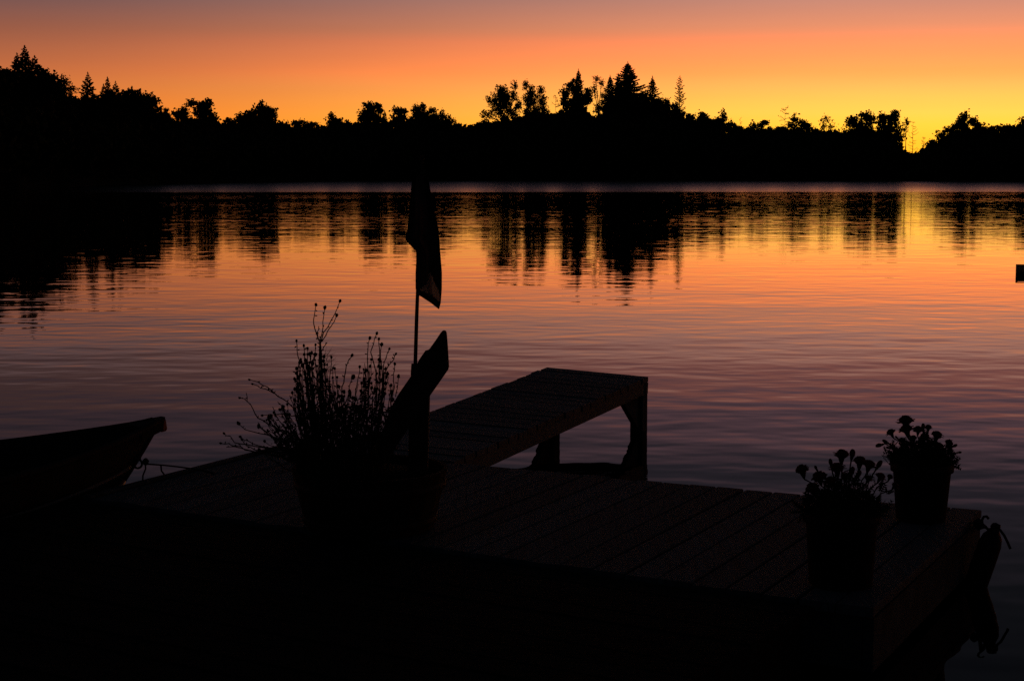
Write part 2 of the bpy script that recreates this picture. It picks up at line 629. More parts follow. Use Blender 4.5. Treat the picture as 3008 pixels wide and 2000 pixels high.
pts = []
N = 34000
for i in range(N):
    c = random.uniform(-1000, 3950)
    ds = interp(c, SHORE)
    back = random.random() ** 1.2 * 44
    d = ds + back + 1.0
    top = EYE + (500 - interp(c, ENV) - 2 * math.sin(c * 0.11) - 2 * math.sin(c * 0.043 + 1) + (bump(c) if not 1340 < c < 1400 else 0) * 1.0) / F * (ds + 44)
    g = land_z(c, d)
    lim = g + (top - g) * min(1.0, 0.42 + 0.6 * (back / 44) ** 0.7)
    z = lim - abs(random.gauss(0, 0.22)) * (lim - g) if random.random() < 0.75 else random.uniform(g, lim)
    pts.append(((c - 1504) / F * d, d, max(z, 0.15)))
C = np.array(pts)
C = np.repeat(C, 3, axis=0) + rng.normal(size=(3 * N, 3)) * np.array([0.45, 0.45, 0.35])
C[:, 2] = np.maximum(C[:, 2], 0.1)
wood = quads_object('thicket', rand_quads(C, np.full(len(C), 0.95), 0.8), M['foliage'])
wood['kind'] = 'stuff'
wood['label'] = 'dense dark thicket of bushes and young trees along the far shore'
wood['category'] = 'thicket'

# ---------------- trees
TREES = 'trees along the far shore'


def conifer(label, x, ytop, hw, yb, back=14.0, dens=1.0, n_whorl=None, droop=0.35, name='conifer_tree', tuft=1.0, power=0.85):
    d = interp(x, SHORE) + back
    top = px_to_world(x, ytop, d)
    g = land_z(x, d)
    hgt = top.z - g
    base = Vector((top.x, d, g))
    t = thing(name, label, 'tree', base, TREES)
    mpp = d / F
    span = (yb - ytop) * mpp
    R = hw * mpp * 1.22
    dens *= 1.35
    mb_ = MB()
    lean = random.uniform(-0.15, 0.15)
    k = 7
    pl = [base + Vector((lean * (1 - (i / k)), 0, hgt * i / k - (0.3 if i == 0 else 0))) for i in range(k + 1)]
    mb_.tube(pl, [max(0.03, 0.016 * hgt * (1 - i / k * 0.97)) for i in range(k + 1)], 7)
    depth = min(hgt * 0.92, span * 1.9)
    gap = n_whorl or 0.085
    nbr = int(depth / gap * dens)
    cs, us, vvs = [], [], []
    arm = [random.uniform(0.72, 1.2) for _ in range(24)]
    for b in range(nbr):
        fr = (b + random.random()) / nbr
        th = b * 2.39996 + random.uniform(-0.3, 0.3)
        zc = top.z - 0.45 * mpp * 14 - depth * fr
        prof_ = min(1.55, ((fr * depth) / span) ** power)
        L = (R * prof_ * random.uniform(0.55, 1.1) * arm[int(fr * 60 + th * 2) % 24]) + 0.06
        out = Vector((math.cos(th), math.sin(th), 0))
        p0 = Vector((base.x, d, zc))
        npt = 4
        line = []
        for i in range(npt + 1):
            s = i / npt
            line.append(p0 + out * (L * s) + Vector((0, 0, -droop * L * s + 0.42 * L * s * s)))
        mb_.tube([line[0], line[2], line[4]], [0.04, 0.03, 0.012], 3, cap=False)
        m = max(3, int(L / 0.20))
        for i in range(m):
            s = (i + random.random()) / m
            j = min(npt - 1, int(s * npt))
            p = line[j].lerp(line[j + 1], s * npt - j)
            ax = (line[j + 1] - line[j]).normalized()
            side = Vector((-out.y, out.x, 0))
            wd = (0.34 * (1 - 0.55 * s) + 0.12) * tuft * min(1, 0.4 + L)
            for sg in (-1, 0, 1):
                dirv = (ax * random.uniform(0.4, 1.0) + side * sg * random.uniform(0.4, 0.9) + Vector((0, 0, random.uniform(-0.55, 0.05)))).normalized()
                cs.append(p + dirv * wd * 0.5)
                us.append(dirv * wd * 0.62)
                q = dirv.cross(Vector((random.gauss(0, 1), random.gauss(0, 1), random.gauss(0, 1))))
                vvs.append(q.normalized() * 0.13 * tuft * min(1, 0.4 + L))
    # leader
    ld = 0.45 * mpp * 16
    for i in range(26):
        f_ = i / 25
        p = top + Vector((0, 0, -ld * f_))
        a = random.uniform(0, 6.28)
        dv = Vector((math.cos(a), math.sin(a), 0.9)).normalized() * (0.07 + 0.16 * f_)
        cs.append(p + dv * 0.4)
        us.append(dv * 0.6)
        vvs.append(dv.cross(Vector((0.3, 0.2, 1))).normalized() * 0.05)
    cs, us, vvs = (np.array([tuple(p) for p in q]) for q in (cs, us, vvs))
    P = np.stack([cs - us, cs - vvs, cs + us, cs + vvs], axis=1)
    mb_.build('trunk', M['bark'], t, smooth=True)
    quads_object('crown', P, M['needle'], t, base)
    return t


def broadleaf(label, lobes, back=16.0, dens=1.0, leaf=0.44, name='broadleaf_tree', ragged=1.0):
    cx = sum(l[0] for l in lobes) / len(lobes)
    d = interp(cx, SHORE) + back
    g = land_z(cx, d)
    mpp = d / F
    base = Vector(((cx - 1504) / F * d, d, g))
    t = thing(name, label, 'tree', base, TREES)
    mb_ = MB()
    ctop = min(l[1] - l[3] * 0.5 for l in lobes)
    zt = EYE + (500 - ctop) / F * d
    fork = g + (zt - g) * 0.45
    r0 = max(0.07, 0.014 * (zt - g))
    mb_.tube([base - Vector((0, 0, 0.3)), base + Vector((0.05, 0, (fork - g) * 0.5)), Vector((base.x, d, fork))], [r0 * 1.25, r0, r0 * 0.8], 8)
    quads = []
    for (lx, ly, rx, ry) in lobes:
        c = px_to_world(lx, ly, d)
        c.y += random.uniform(-0.4, 0.4) * rx * mpp
        RX, RZ = rx * mpp, ry * mpp
        RY = (RX + RZ) * 0.5 * 1.05
        mid = Vector((base.x, d, fork)).lerp(c, 0.5) + Vector((random.uniform(-.2, .2), random.uniform(-.3, .3), -0.2))
        mb_.tube([(base.x, d, fork - 0.2), mid, c, c + Vector((random.uniform(-.2, .2) * RX, 0, RZ * 0.8))], [r0 * 0.6, r0 * 0.42, r0 * 0.28, 0.02], 5)
        area = math.pi * RX * RZ
        ncl = max(12, int(area * 8.5 * max(dens, 0.62)))
        for k in range(ncl):
            v = rng.normal(size=3)
            v /= np.linalg.norm(v)
            rr = (0.5 + 0.52 * rng.random()) if rng.random() < 0.62 else rng.random() * 0.65
            if rng.random() < 0.06 * ragged:
                rr = 1.0 + 0.22 * rng.random()
            cc = np.array(c) + v * rr * np.array([RX, RY, RZ])
            # a twig carrying the cluster
            if k % 2 == 0:
                q = Vector(cc)
                mb_.tube([c.lerp(q, 0.15), c.lerp(q, 0.6) + Vector((0, 0, 0.06)), q], [0.03, 0.018, 0.008], 3, cap=False)
            cr = 0.26 + 0.32 * rng.random()
            nl = int((9 + 11 * rng.random()) * (cr / 0.4))
            L = cc + rng.normal(size=(nl, 3)) * cr * np.array([0.62, 0.62, 0.5])
            quads.append(rand_quads(L, np.full(nl, leaf), 0.75))
    P = np.concatenate(quads)
    P[:, :, 2] = np.maximum(P[:, :, 2], 0.12)
    mb_.build('trunk', M['bark'], t, smooth=True)
    quads_object('crown', P, M['foliage'], t, base)
    return t


def bare_tree(label, x, ytop, ybot, hw, back=20.0, n=14, name='dead_tree', r=0.07, leafy=0):
    d = interp(x, SHORE) + back
    top = px_to_world(x, ytop, d)
    g = land_z(x, d)
    base = Vector((top.x, d, g))
    t = thing(name, label, 'tree', base, TREES)
    mb_ = MB()
    H_ = top.z - g
    mb_.tube([base - Vector((0, 0, 0.3)), base + Vector((0.04, 0, H_ * 0.35)), base + Vector((-0.05, 0, H_ * 0.7)), top], [r, r * 0.8, r * 0.5, 0.018], 6)
    trunk = mb_.build('trunk', M['bark'], t, smooth=True)
    mpp = d / F
    span = (ybot - ytop) * mpp
    quads = []
    for i in range(n):
        fr = (i + 0.6) / n
        for sg in (-1, 1):
            z = top.z - span * min(1, max(0.02, fr + random.uniform(-0.6, 0.6) / n))
            if random.random() < 0.28:
                continue
            L = hw * mpp * (0.35 + 0.65 * fr) * random.uniform(0.5, 1.15)
            a = random.uniform(-0.7, 0.7)
            out = Vector((sg * math.cos(a), math.sin(a), 0))
            p0 = Vector((base.x, d, z))
            br = MB()
            up_ = random.uniform(-0.25, 0.75)
            p1 = p0 + out * L * 0.55 + Vector((0, 0, up_ * 0.55 * L))
            p2 = p0 + out * L + Vector((0, 0, (up_ + random.uniform(-0.15, 0.3)) * L))
            br.tube([p0, p1, p2], [0.05, 0.036, 0.022], 4, cap=False)
            for k in range(3):
                q = p1.lerp(p2, random.random())
                br.tube([q, q + Vector((sg * random.uniform(0.05, 0.25), random.uniform(-.1, .1), random.uniform(-0.12, 0.28)))], [0.024, 0.014], 3, cap=False)
            br.build('branch', M['bark'], t, smooth=True)
            if leafy:
                L_ = np.array(p2) + rng.normal(size=(leafy, 3)) * 0.16
                quads.append(rand_quads(L_, np.full(leafy, 0.26), 0.7))
    if quads:
        quads_object('crown', np.concatenate(quads), M['foliage'], t, base)
    return t


# --- the tall wood on the near left shore
conifer('dark conifer cut by the left edge of the photo', -3, 158, 40, 290, 9)
broadleaf('low dark broadleaf crown at the left edge, in front of the cut-off conifer', [(8, 226, 20, 20), (-30, 222, 32, 26), (12, 250, 26, 24)], 9)
broadleaf('small tufted broadleaf tree filling the dip left of the three clustered spruces', [(30, 224, 12, 12), (52, 232, 18, 12), (40, 250, 26, 20)], 9)
conifer('shorter left spruce leaning close to the tallest spruce of the left-hand three', 67, 162, 30, 236, 11)
conifer('tallest spruce of the three clustered at the upper left', 90, 140, 36, 228, 13)
conifer('rightmost and shortest spruce of the three clustered at the upper left', 118, 169, 26, 230, 11)
broadleaf('broadleaf tree stepping down the slope right of the three clustered spruces', [(140, 222, 18, 14), (163, 236, 22, 16), (178, 258, 18, 22), (150, 256, 32, 26)], 10)
broadleaf('round-topped feathery tree between the spruce cluster and the lone spruce', [(201, 243, 13, 18), (214, 264, 17, 20), (206, 292, 22, 24), (232, 302, 10, 12)], 10, 0.8, 0.28)
conifer('lone well-spaced spruce standing in a notch of the left wood', 271, 217, 28, 292, 12, 0.85)
conifer('needle-thin spire rising from the top of the left dome of leaves', 328, 230, 10, 272, 14)
conifer('tiny spire tucked beside the needle-thin spire', 316, 251, 8, 276, 14)
conifer('small open-armed conifer right of the needle-thin spire', 351, 243, 15, 272, 14, 0.8)
broadleaf('left half of the big leafy dome under the thin spires', [(340, 302, 45, 26), (302, 318, 28, 20), (330, 330, 50, 26)], 13, 1.15)
broadleaf('broad crown at the top of the big leafy dome on the left shore', [(392, 291, 38, 24), (425, 302, 38, 28), (405, 330, 48, 30)], 14, 1.15)
broadleaf('ragged outer edge of the big leafy dome with small holes of sky', [(455, 312, 30, 24), (478, 338, 24, 18), (496, 350, 12, 14), (440, 345, 26, 22)], 12, 0.85)
# --- low trees to the notch
broadleaf('small open crown beside the gap after the left dome', [(530, 340, 15, 13), (548, 328, 13, 12), (543, 350, 26, 16)], 14, 0.7)
broadleaf('flat-topped spreading tree right of the gap after the left dome', [(576, 307, 22, 10), (612, 312, 24, 14), (598, 332, 34, 22), (632, 345, 14, 16)], 15, 0.95)
broadleaf('little spiky bush in the low dip of the skyline', [(676, 360, 12, 11), (690, 370, 12, 8)], 14, 0.8)
broadleaf('left lower half of the paired rounded trees', [(745, 342, 28, 20), (716, 352, 18, 14), (742, 362, 34, 16)], 15)
broadleaf('taller rounded tree of the pair near the low dip', [(782, 325, 32, 18), (798, 338, 20, 18), (782, 352, 34, 18)], 17, 0.95)
broadleaf('very low bush right of the paired rounded trees', [(842, 372, 15, 9)], 14)
broadleaf('low wide bushy tree in the long dip', [(878, 366, 14, 9), (894, 366, 20, 9), (922, 371, 20, 9)], 16)
broadleaf('pointed little tree with a narrow top in the long dip', [(979, 347, 7, 10), (981, 362, 13, 13), (986, 376, 20, 12)], 16)
broadleaf('small twin-topped tree right of the pointed little tree', [(1000, 360, 8, 10), (1008, 374, 14, 10), (1026, 368, 6, 9), (1033, 380, 14, 8)], 17)
broadleaf('tall leaning broadleaf tree standing above the low row left of the flag', [(1090, 324, 20, 20), (1111, 313, 10, 11), (1117, 330, 8, 14), (1078, 346, 24, 22), (1105, 352, 24, 22)], 18)
conifer('small neat cone-shaped tree right of the tall leaning broadleaf', 1133, 326, 13, 366, 17, 1.1)
broadleaf('bushy tree with two small tips left of the flag', [(1167, 328, 9, 11), (1184, 330, 12, 11), (1178, 350, 28, 20)], 17)
broadleaf('dense tree with a raised middle standing behind the flag tip', [(1226, 327, 13, 14), (1244, 318, 8, 11), (1240, 346, 30, 24)], 18)
broadleaf('small dense tree just right of the flag tip', [(1270, 331, 7, 9), (1276, 350, 19, 18)], 17)
broadleaf('last tree of the row, sloping down to the bare notch', [(1302, 341, 11, 11), (1316, 358, 20, 17), (1345, 374, 17, 8)], 18)
# --- the tall centre group
broadleaf('tiny shrub at the foot of the centre wood beside the bare notch', [(1412, 371, 12, 6), (1428, 362, 12, 10)], 20, 0.7)
broadleaf('tall ragged poplar-like tree on the left of the centre wood', [(1474, 272, 20, 24), (1456, 300, 22, 24), (1489, 300, 22, 34), (1432, 340, 18, 16), (1512, 256, 7, 20), (1522, 312, 11, 24), (1468, 335, 26, 20), (1502, 336, 22, 20), (1476, 300, 30, 40), (1510, 285, 9, 22)], 22, 0.78, 0.32)
broadleaf('twin-topped ragged tree right of the tall poplar-like tree', [(1543, 252, 8, 17), (1558, 266, 10, 16), (1551, 298, 16, 32), (1587, 272, 9, 18), (1592, 304, 18, 28), (1572, 330, 24, 18), (1548, 332, 16, 16), (1598, 332, 18, 14), (1568, 300, 14, 26), (1560, 280, 12, 18)], 22, 0.85, 0.32)
bare_tree('thin sparse sapling in the gap of the centre wood', 1631, 284, 325, 14, 22, 9, 'sapling', 0.06, 4)
broadleaf('bushy tree around the foot of the narrow dark spire', [(1660, 278, 12, 15), (1680, 262, 12, 24), (1724, 286, 14, 30), (1690, 305, 36, 24), (1656, 308, 13, 18)], 22, 0.95)
conifer('narrow dark spire rising out of a bushy broadleaf crown', 1697, 207, 17, 268, 24, 1.3)
broadleaf('gappy pair of thin stems with leaf tufts and sky between', [(1748, 240, 9, 9), (1744, 275, 7, 26), (1765, 248, 5, 16), (1768, 284, 6, 26), (1752, 322, 14, 18)], 24, 0.8, 0.28)
conifer('shorter conifer shoulder left of the big centre spruce', 1789, 225, 18, 276, 20, 1.3)
conifer('slim conifer pressed against the big centre spruce', 1813, 220, 13, 262, 22, 1.3)
conifer('big broad spruce, highest tree of the centre wood', 1840, 186, 46, 268, 24, 1.35, tuft=1.2)
broadleaf('leafy shoulder right under the big centre spruce', [(1888, 286, 16, 16), (1868, 304, 26, 20)], 20)
conifer('medium spruce right of the big centre spruce', 1912, 227, 23, 296, 22, 1.0)
broadleaf('rounded dark crown stepping down right of the medium spruce', [(1928, 310, 28, 18), (1952, 303, 8, 9), (1955, 324, 16, 16)], 19)
broadleaf('small broadleaf tree at the foot of the slender stand-alone spruce', [(1978, 321, 11, 13), (1992, 342, 16, 14)], 19)
conifer('slender stand-alone spruce with short tiered branches', 1992, 227, 17, 330, 22, 0.8, n_whorl=0.13, power=0.42, droop=0.12, tuft=0.8)
# --- right-hand low row
broadleaf('small round dome tree right of the slender spruce', [(2022, 348, 14, 12), (2024, 362, 18, 10)], 20)
broadleaf('low dome tree with a tufted tip, second right of the slender spruce', [(2056, 343, 8, 9), (2064, 358, 20, 13)], 20)
broadleaf('uneven dome tree ending the row before the thin snag', [(2120, 343, 10, 10), (2110, 361, 24, 14), (2142, 368, 14, 11)], 20)
bare_tree('thin bare snag standing alone in the skyline', 2169, 349, 392, 6, 20, 6, 'dead_tree', 0.05)
broadleaf('low clumpy bushes right of the thin bare snag', [(2212, 374, 13, 9), (2232, 371, 12, 11), (2245, 361, 7, 9), (2198, 383, 12, 6)], 20, 0.85)
bare_tree('open bare-branched sapling with a few leaves above the low bushes', 2300, 319, 372, 20, 20, 9, 'sapling', 0.06, 3)
broadleaf('small loose tree beside the bare-branched sapling', [(2324, 353, 10, 12), (2318, 374, 16, 11)], 20, 0.75)
broadleaf('wide loose crown between the sapling and the airy tree', [(2354, 364, 17, 11), (2366, 378, 20, 10)], 20, 0.8)
broadleaf('airy see-through tree left of the big right-hand crown', [(2420, 351, 16, 12), (2434, 374, 13, 13), (2412, 372, 8, 12)], 20, 0.5, 0.28)
broadleaf('left half of the wide dense crown on the right shore', [(2497, 357, 20, 18), (2540, 350, 22, 20), (2520, 382, 40, 24)], 20, 1.0)
broadleaf('right half of the wide dense crown, beside the yellow gap', [(2580, 350, 20, 18), (2614, 346, 16, 20), (2600, 380, 36, 28), (2630, 405, 14, 28)], 20, 1.0)
broadleaf('thin trailing leaf sprays hanging at the edge of the yellow gap', [(2655, 362, 9, 9), (2650, 384, 8, 12)], 22, 0.5, 0.26)
bare_tree('dead tree with bare side branches in the yellow gap', 2673, 359, 462, 22, 42, 13, 'dead_tree', 0.07)
bare_tree('shorter thin dead tree at the right of the yellow gap', 2704, 403, 452, 10, 42, 8, 'dead_tree', 0.05)
broadleaf('small pointed bush at the right foot of the yellow gap', [(2731, 424, 7, 9), (2728, 436, 16, 10), (2748, 441, 14, 8)], 30)
broadleaf('large domed tree on the far right with a tufted peak', [(2822, 343, 10, 13), (2814, 368, 26, 19), (2845, 360, 18, 17), (2872, 380, 22, 18), (2784, 386, 20, 15), (2757, 405, 17, 14)], 20, 0.95)
broadleaf('low bush right of the large domed tree', [(2924, 381, 18, 8)], 20)
broadleaf('small bush with two tips before the right edge', [(2945, 378, 9, 8), (2966, 383, 13, 9)], 20)
broadleaf('tree cut by the right edge of the photo', [(2999, 357, 12, 13), (3024, 346, 24, 18), (2992, 378, 18, 14), (3060, 350, 30, 24)], 19)

# ------------------------------------------------------------------ floating dock
S0, S1 = -5.48, -1.515
N_FAR = 7.93


def n_near(s):
    return 6.24 - 0.0826 * (s + 5.24)


dock = thing('floating_dock', 'weathered plank dock platform carrying the tub and the two flower pots', 'dock', sn((S0 + S1) / 2, 7.0, 0))
mb = MB()
pitch = 0.149
nb = int(round((S1 - S0) / pitch))
pitch = (S1 - S0) / nb
for i in range(nb):
    a = S0 + i * pitch + (0.004 if i % 5 else 0.008)
    b = S0 + (i + 1) * pitch - random.uniform(0.002, 0.006)
    e0 = n_near((a + b) / 2) + random.uniform(0.002, 0.012)
    e1 = N_FAR + random.uniform(-0.012, 0.010)
    z = DECK + random.uniform(-0.0025, 0.0025)
    tilt = random.uniform(-0.0018, 0.0018)
    c = (a + b) / 2
    bow = random.uniform(-0.003, 0.003)
    # chamfered top edges and a slight wane
    mb.bar(sn(c, e0, z - 0.019 + tilt), sn(c + bow, e1, z - 0.019 - tilt), b - a, 0.038, cham=0.004)
mb.build('deck_boards', M['deck'], dock)
mb = MB()
zj0, zj1 = 0.035, 0.238
def plank(a, b, t):
    mb.bar(a, b, t, zj1 - zj0)
zc = (zj0 + zj1) / 2
plank(sn(S1 - 0.022, n_near(S1) + 0.03, zc), sn(S1 - 0.022, N_FAR - 0.02, zc), 0.038)
plank(sn(S0 + 0.022, n_near(S0) + 0.03, zc), sn(S0 + 0.022, N_FAR - 0.02, zc), 0.038)
plank(sn(S0 + 0.045, N_FAR - 0.04, zc), sn(S1 - 0.045, N_FAR - 0.04, zc), 0.038)
plank(sn(S0 + 0.045, n_near(S0) + 0.05, zc), sn(S1 - 0.045, n_near(S1) + 0.05, zc), 0.038)
for k in range(1, 4):
    q = n_near(-3.5) + (N_FAR - n_near(-3.5)) * k / 4
    plank(sn(S0 + 0.045, q, zc), sn(S1 - 0.045, q, zc), 0.038)
mb.build('rim_joists', M['joist'], dock)
for k, s in enumerate((-5.1, -3.9, -2.7, -1.85)):
    mb = MB()
    mb.bar(sn(s, 6.45, -0.09), sn(s, 7.70, -0.09), 0.46, 0.24, cham=0.04)
    mb.build('float', M['float'], dock)
# thicker kerb rail along the boat side
mb = MB()
mb.bar(sn(S0 - 0.035, n_near(S0) + 0.02, DECK - 0.06), sn(S0 - 0.035, N_FAR, DECK - 0.06), 0.05, 0.14, cham=0.006)
mb.build('rub_board', M['joist'], dock)

# walkway in front, its boards laid the other way
a2 = math.atan(0.0826)
E2 = (DS * math.cos(a2) - DN * math.sin(a2)).normalized()
N2 = (DN * math.cos(a2) + DS * math.sin(a2)).normalized()
O2 = sn(-5.24, 6.24 - 0.02, 0)
walk = thing('walkway', 'dark plank walkway in front of the dock with boards laid lengthwise', 'walkway', O2 + E2 * 1.7 - N2 * 2.2)
mb = MB()
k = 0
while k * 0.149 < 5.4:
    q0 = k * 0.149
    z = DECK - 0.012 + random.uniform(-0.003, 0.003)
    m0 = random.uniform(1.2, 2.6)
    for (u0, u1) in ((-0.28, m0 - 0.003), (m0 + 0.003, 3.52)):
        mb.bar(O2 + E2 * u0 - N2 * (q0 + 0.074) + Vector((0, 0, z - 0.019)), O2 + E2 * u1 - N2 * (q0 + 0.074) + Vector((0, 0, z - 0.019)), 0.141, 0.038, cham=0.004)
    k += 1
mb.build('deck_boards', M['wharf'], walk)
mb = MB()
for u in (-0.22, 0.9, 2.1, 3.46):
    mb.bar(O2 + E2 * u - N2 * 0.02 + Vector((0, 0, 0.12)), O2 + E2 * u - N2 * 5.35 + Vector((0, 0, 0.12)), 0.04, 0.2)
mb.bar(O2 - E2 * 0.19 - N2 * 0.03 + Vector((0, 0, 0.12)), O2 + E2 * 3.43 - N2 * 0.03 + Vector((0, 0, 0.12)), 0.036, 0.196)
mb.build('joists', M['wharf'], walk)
for q in (0.5, 2.4):
    mb = MB()
    mb.bar(O2 - N2 * q - E2 * 0.1 + Vector((0, 0, -0.1)), O2 - N2 * q + E2 * 3.3 + Vector((0, 0, -0.1)), 0.5, 0.22, cham=0.04)
    mb.build('float', M['float'], walk)

# ------------------------------------------------------------------ finger pier
pier = thing('finger_pier', 'narrow slatted pier rising from the dock edge out over the lake on posts', 'pier', sn(-4.85, 9.5, 0))
NL = Vector(sn(-5.16, 7.955, DECK + 0.012))
NR = Vector(sn(-4.38, 7.955, DECK + 0.004))
FL = Vector(sn(-5.335, 11.17, 0.415))
FR = Vector(sn(-4.537, 11.18, 0.388))
mb = MB()
ns = 22
for i in range(ns):
    t0, t1 = (i + random.uniform(0.04, 0.10)) / ns, (i + random.uniform(0.91, 0.96)) / ns
    ov = random.uniform(0.0, 0.016) + (0.012 if i in (7, 14, 20) else 0)
    ovr = random.uniform(0.0, 0.008)
    a0, a1, b0, b1 = NL.lerp(FL, t0), NL.lerp(FL, t1), NR.lerp(FR, t0), NR.lerp(FR, t1)
    ex = (b0 - a0).normalized()
    dz = Vector((0, 0, random.uniform(-0.002, 0.003)))
    dn = Vector((0, 0, -0.036))
    p = [a0 - ex * ov, b0 + ex * ovr, b1 + ex * ovr, a1 - ex * ov]
    mb.hexa([q + dz + dn for q in p] + [q + dz for q in p])
mb.build('slats', M['pier'], pier)
dnz = Vector((0, 0, -0.036 - 0.002 - 0.043))
exn = (NR - NL).normalized()
for (a, b, o) in ((NL, FL, 0.022), (NR, FR, -0.022)):
    mb = MB()
    mb.bar(a + exn * o + dnz + DN * 0.0, b + exn * o + dnz - DN * 0.045, 0.038, 0.086, cham=0.003)
    mb.build('side_beam', M['pier'], pier)
mb = MB()
mb.bar(FL + exn * 0.0 + dnz - DN * 0.021, FR + dnz - DN * 0.021, 0.038, 0.082, cham=0.003)
mb.build('end_beam', M['pier'], pier)
for (q, o) in ((FL, 0.0505), (FR, -0.0505)):
    mb = MB()
    c = q + exn * o - DN * 0.053
    mb.bar(Vector((c.x, c.y, -1.6)), Vector((c.x, c.y, q.z - 0.045)), 0.098, 0.098, DN, cham=0.006)
    mb.build('post', M['joist'], pier)
    mb = MB()
    up = c - DN * 0.36
    zq = q.z - 0.10
    lo = Vector((c.x, c.y, 0.02)) - DN * 0.052
    sd = exn * 0.02
    # gusset: a board cut to a slope from the beam down to the post
    p = [lo - sd + Vector((0, 0, 0)), lo + sd, up + sd + Vector((0, 0, zq - up.z - 0.02)), up - sd + Vector((0, 0, zq - up.z - 0.02)),
         lo - sd + Vector((0, 0, zq + 0.06 - lo.z)), lo + sd + Vector((0, 0, zq + 0.06 - lo.z)), up + sd + Vector((0, 0, zq + 0.06 - up.z)), up - sd + Vector((0, 0, zq + 0.06 - up.z))]
    mb.hexa(p)
    mb.build('brace', M['joist'], pier)

# ------------------------------------------------------------------ potted marigolds
def marigold_head(mb_, c, r, axis, closed=False):
    q = axis.to_track_quat('Z', 'Y').to_matrix()
    if closed:
        mb_.blob(c, r * 0.62, r * 0.62, r, 8, 6, 0.08, q)
        return
    for layer, (rad, zz, npet, cup) in enumerate(((0.95, 0.0, 14, 0.25), (0.84, 0.20, 13, 0.45), (0.62, 0.40, 10, 0.6), (0.36, 0.52, 7, 0.7))):
        for k in range(npet):
            a = 2 * math.pi * (k + random.uniform(-.25, .25)) / npet + layer
            L = r * rad * random.uniform(0.8, 1.28)
            w_ = r * 0.44
            ca, sa = math.cos(a), math.sin(a)
            z0 = r * zz
            pts_ = []
            for (l, wd, hh) in ((0.12, 0.35, 0.0), (0.62, 1.0, cup * 0.5), (1.0, 0.85, cup * 0.5 + random.uniform(-.15, .12)), (1.0, -0.85, cup * 0.5 + random.uniform(-.15, .12)), (0.62, -1.0, cup * 0.5), (0.12, -0.35, 0.0)):
                pts_.append(c + q @ Vector((ca * L * l - sa * w_ * wd * 0.5, sa * L * l + ca * w_ * wd * 0.5, z0 + hh * r * 0.6)))
            mb_.add(pts_, [(0, 1, 4, 5), (1, 2, 3, 4)])
    mb_.blob(c + axis * r * 0.22, r * 0.76, r * 0.76, r * 0.52, 12, 7, 0.14, q)


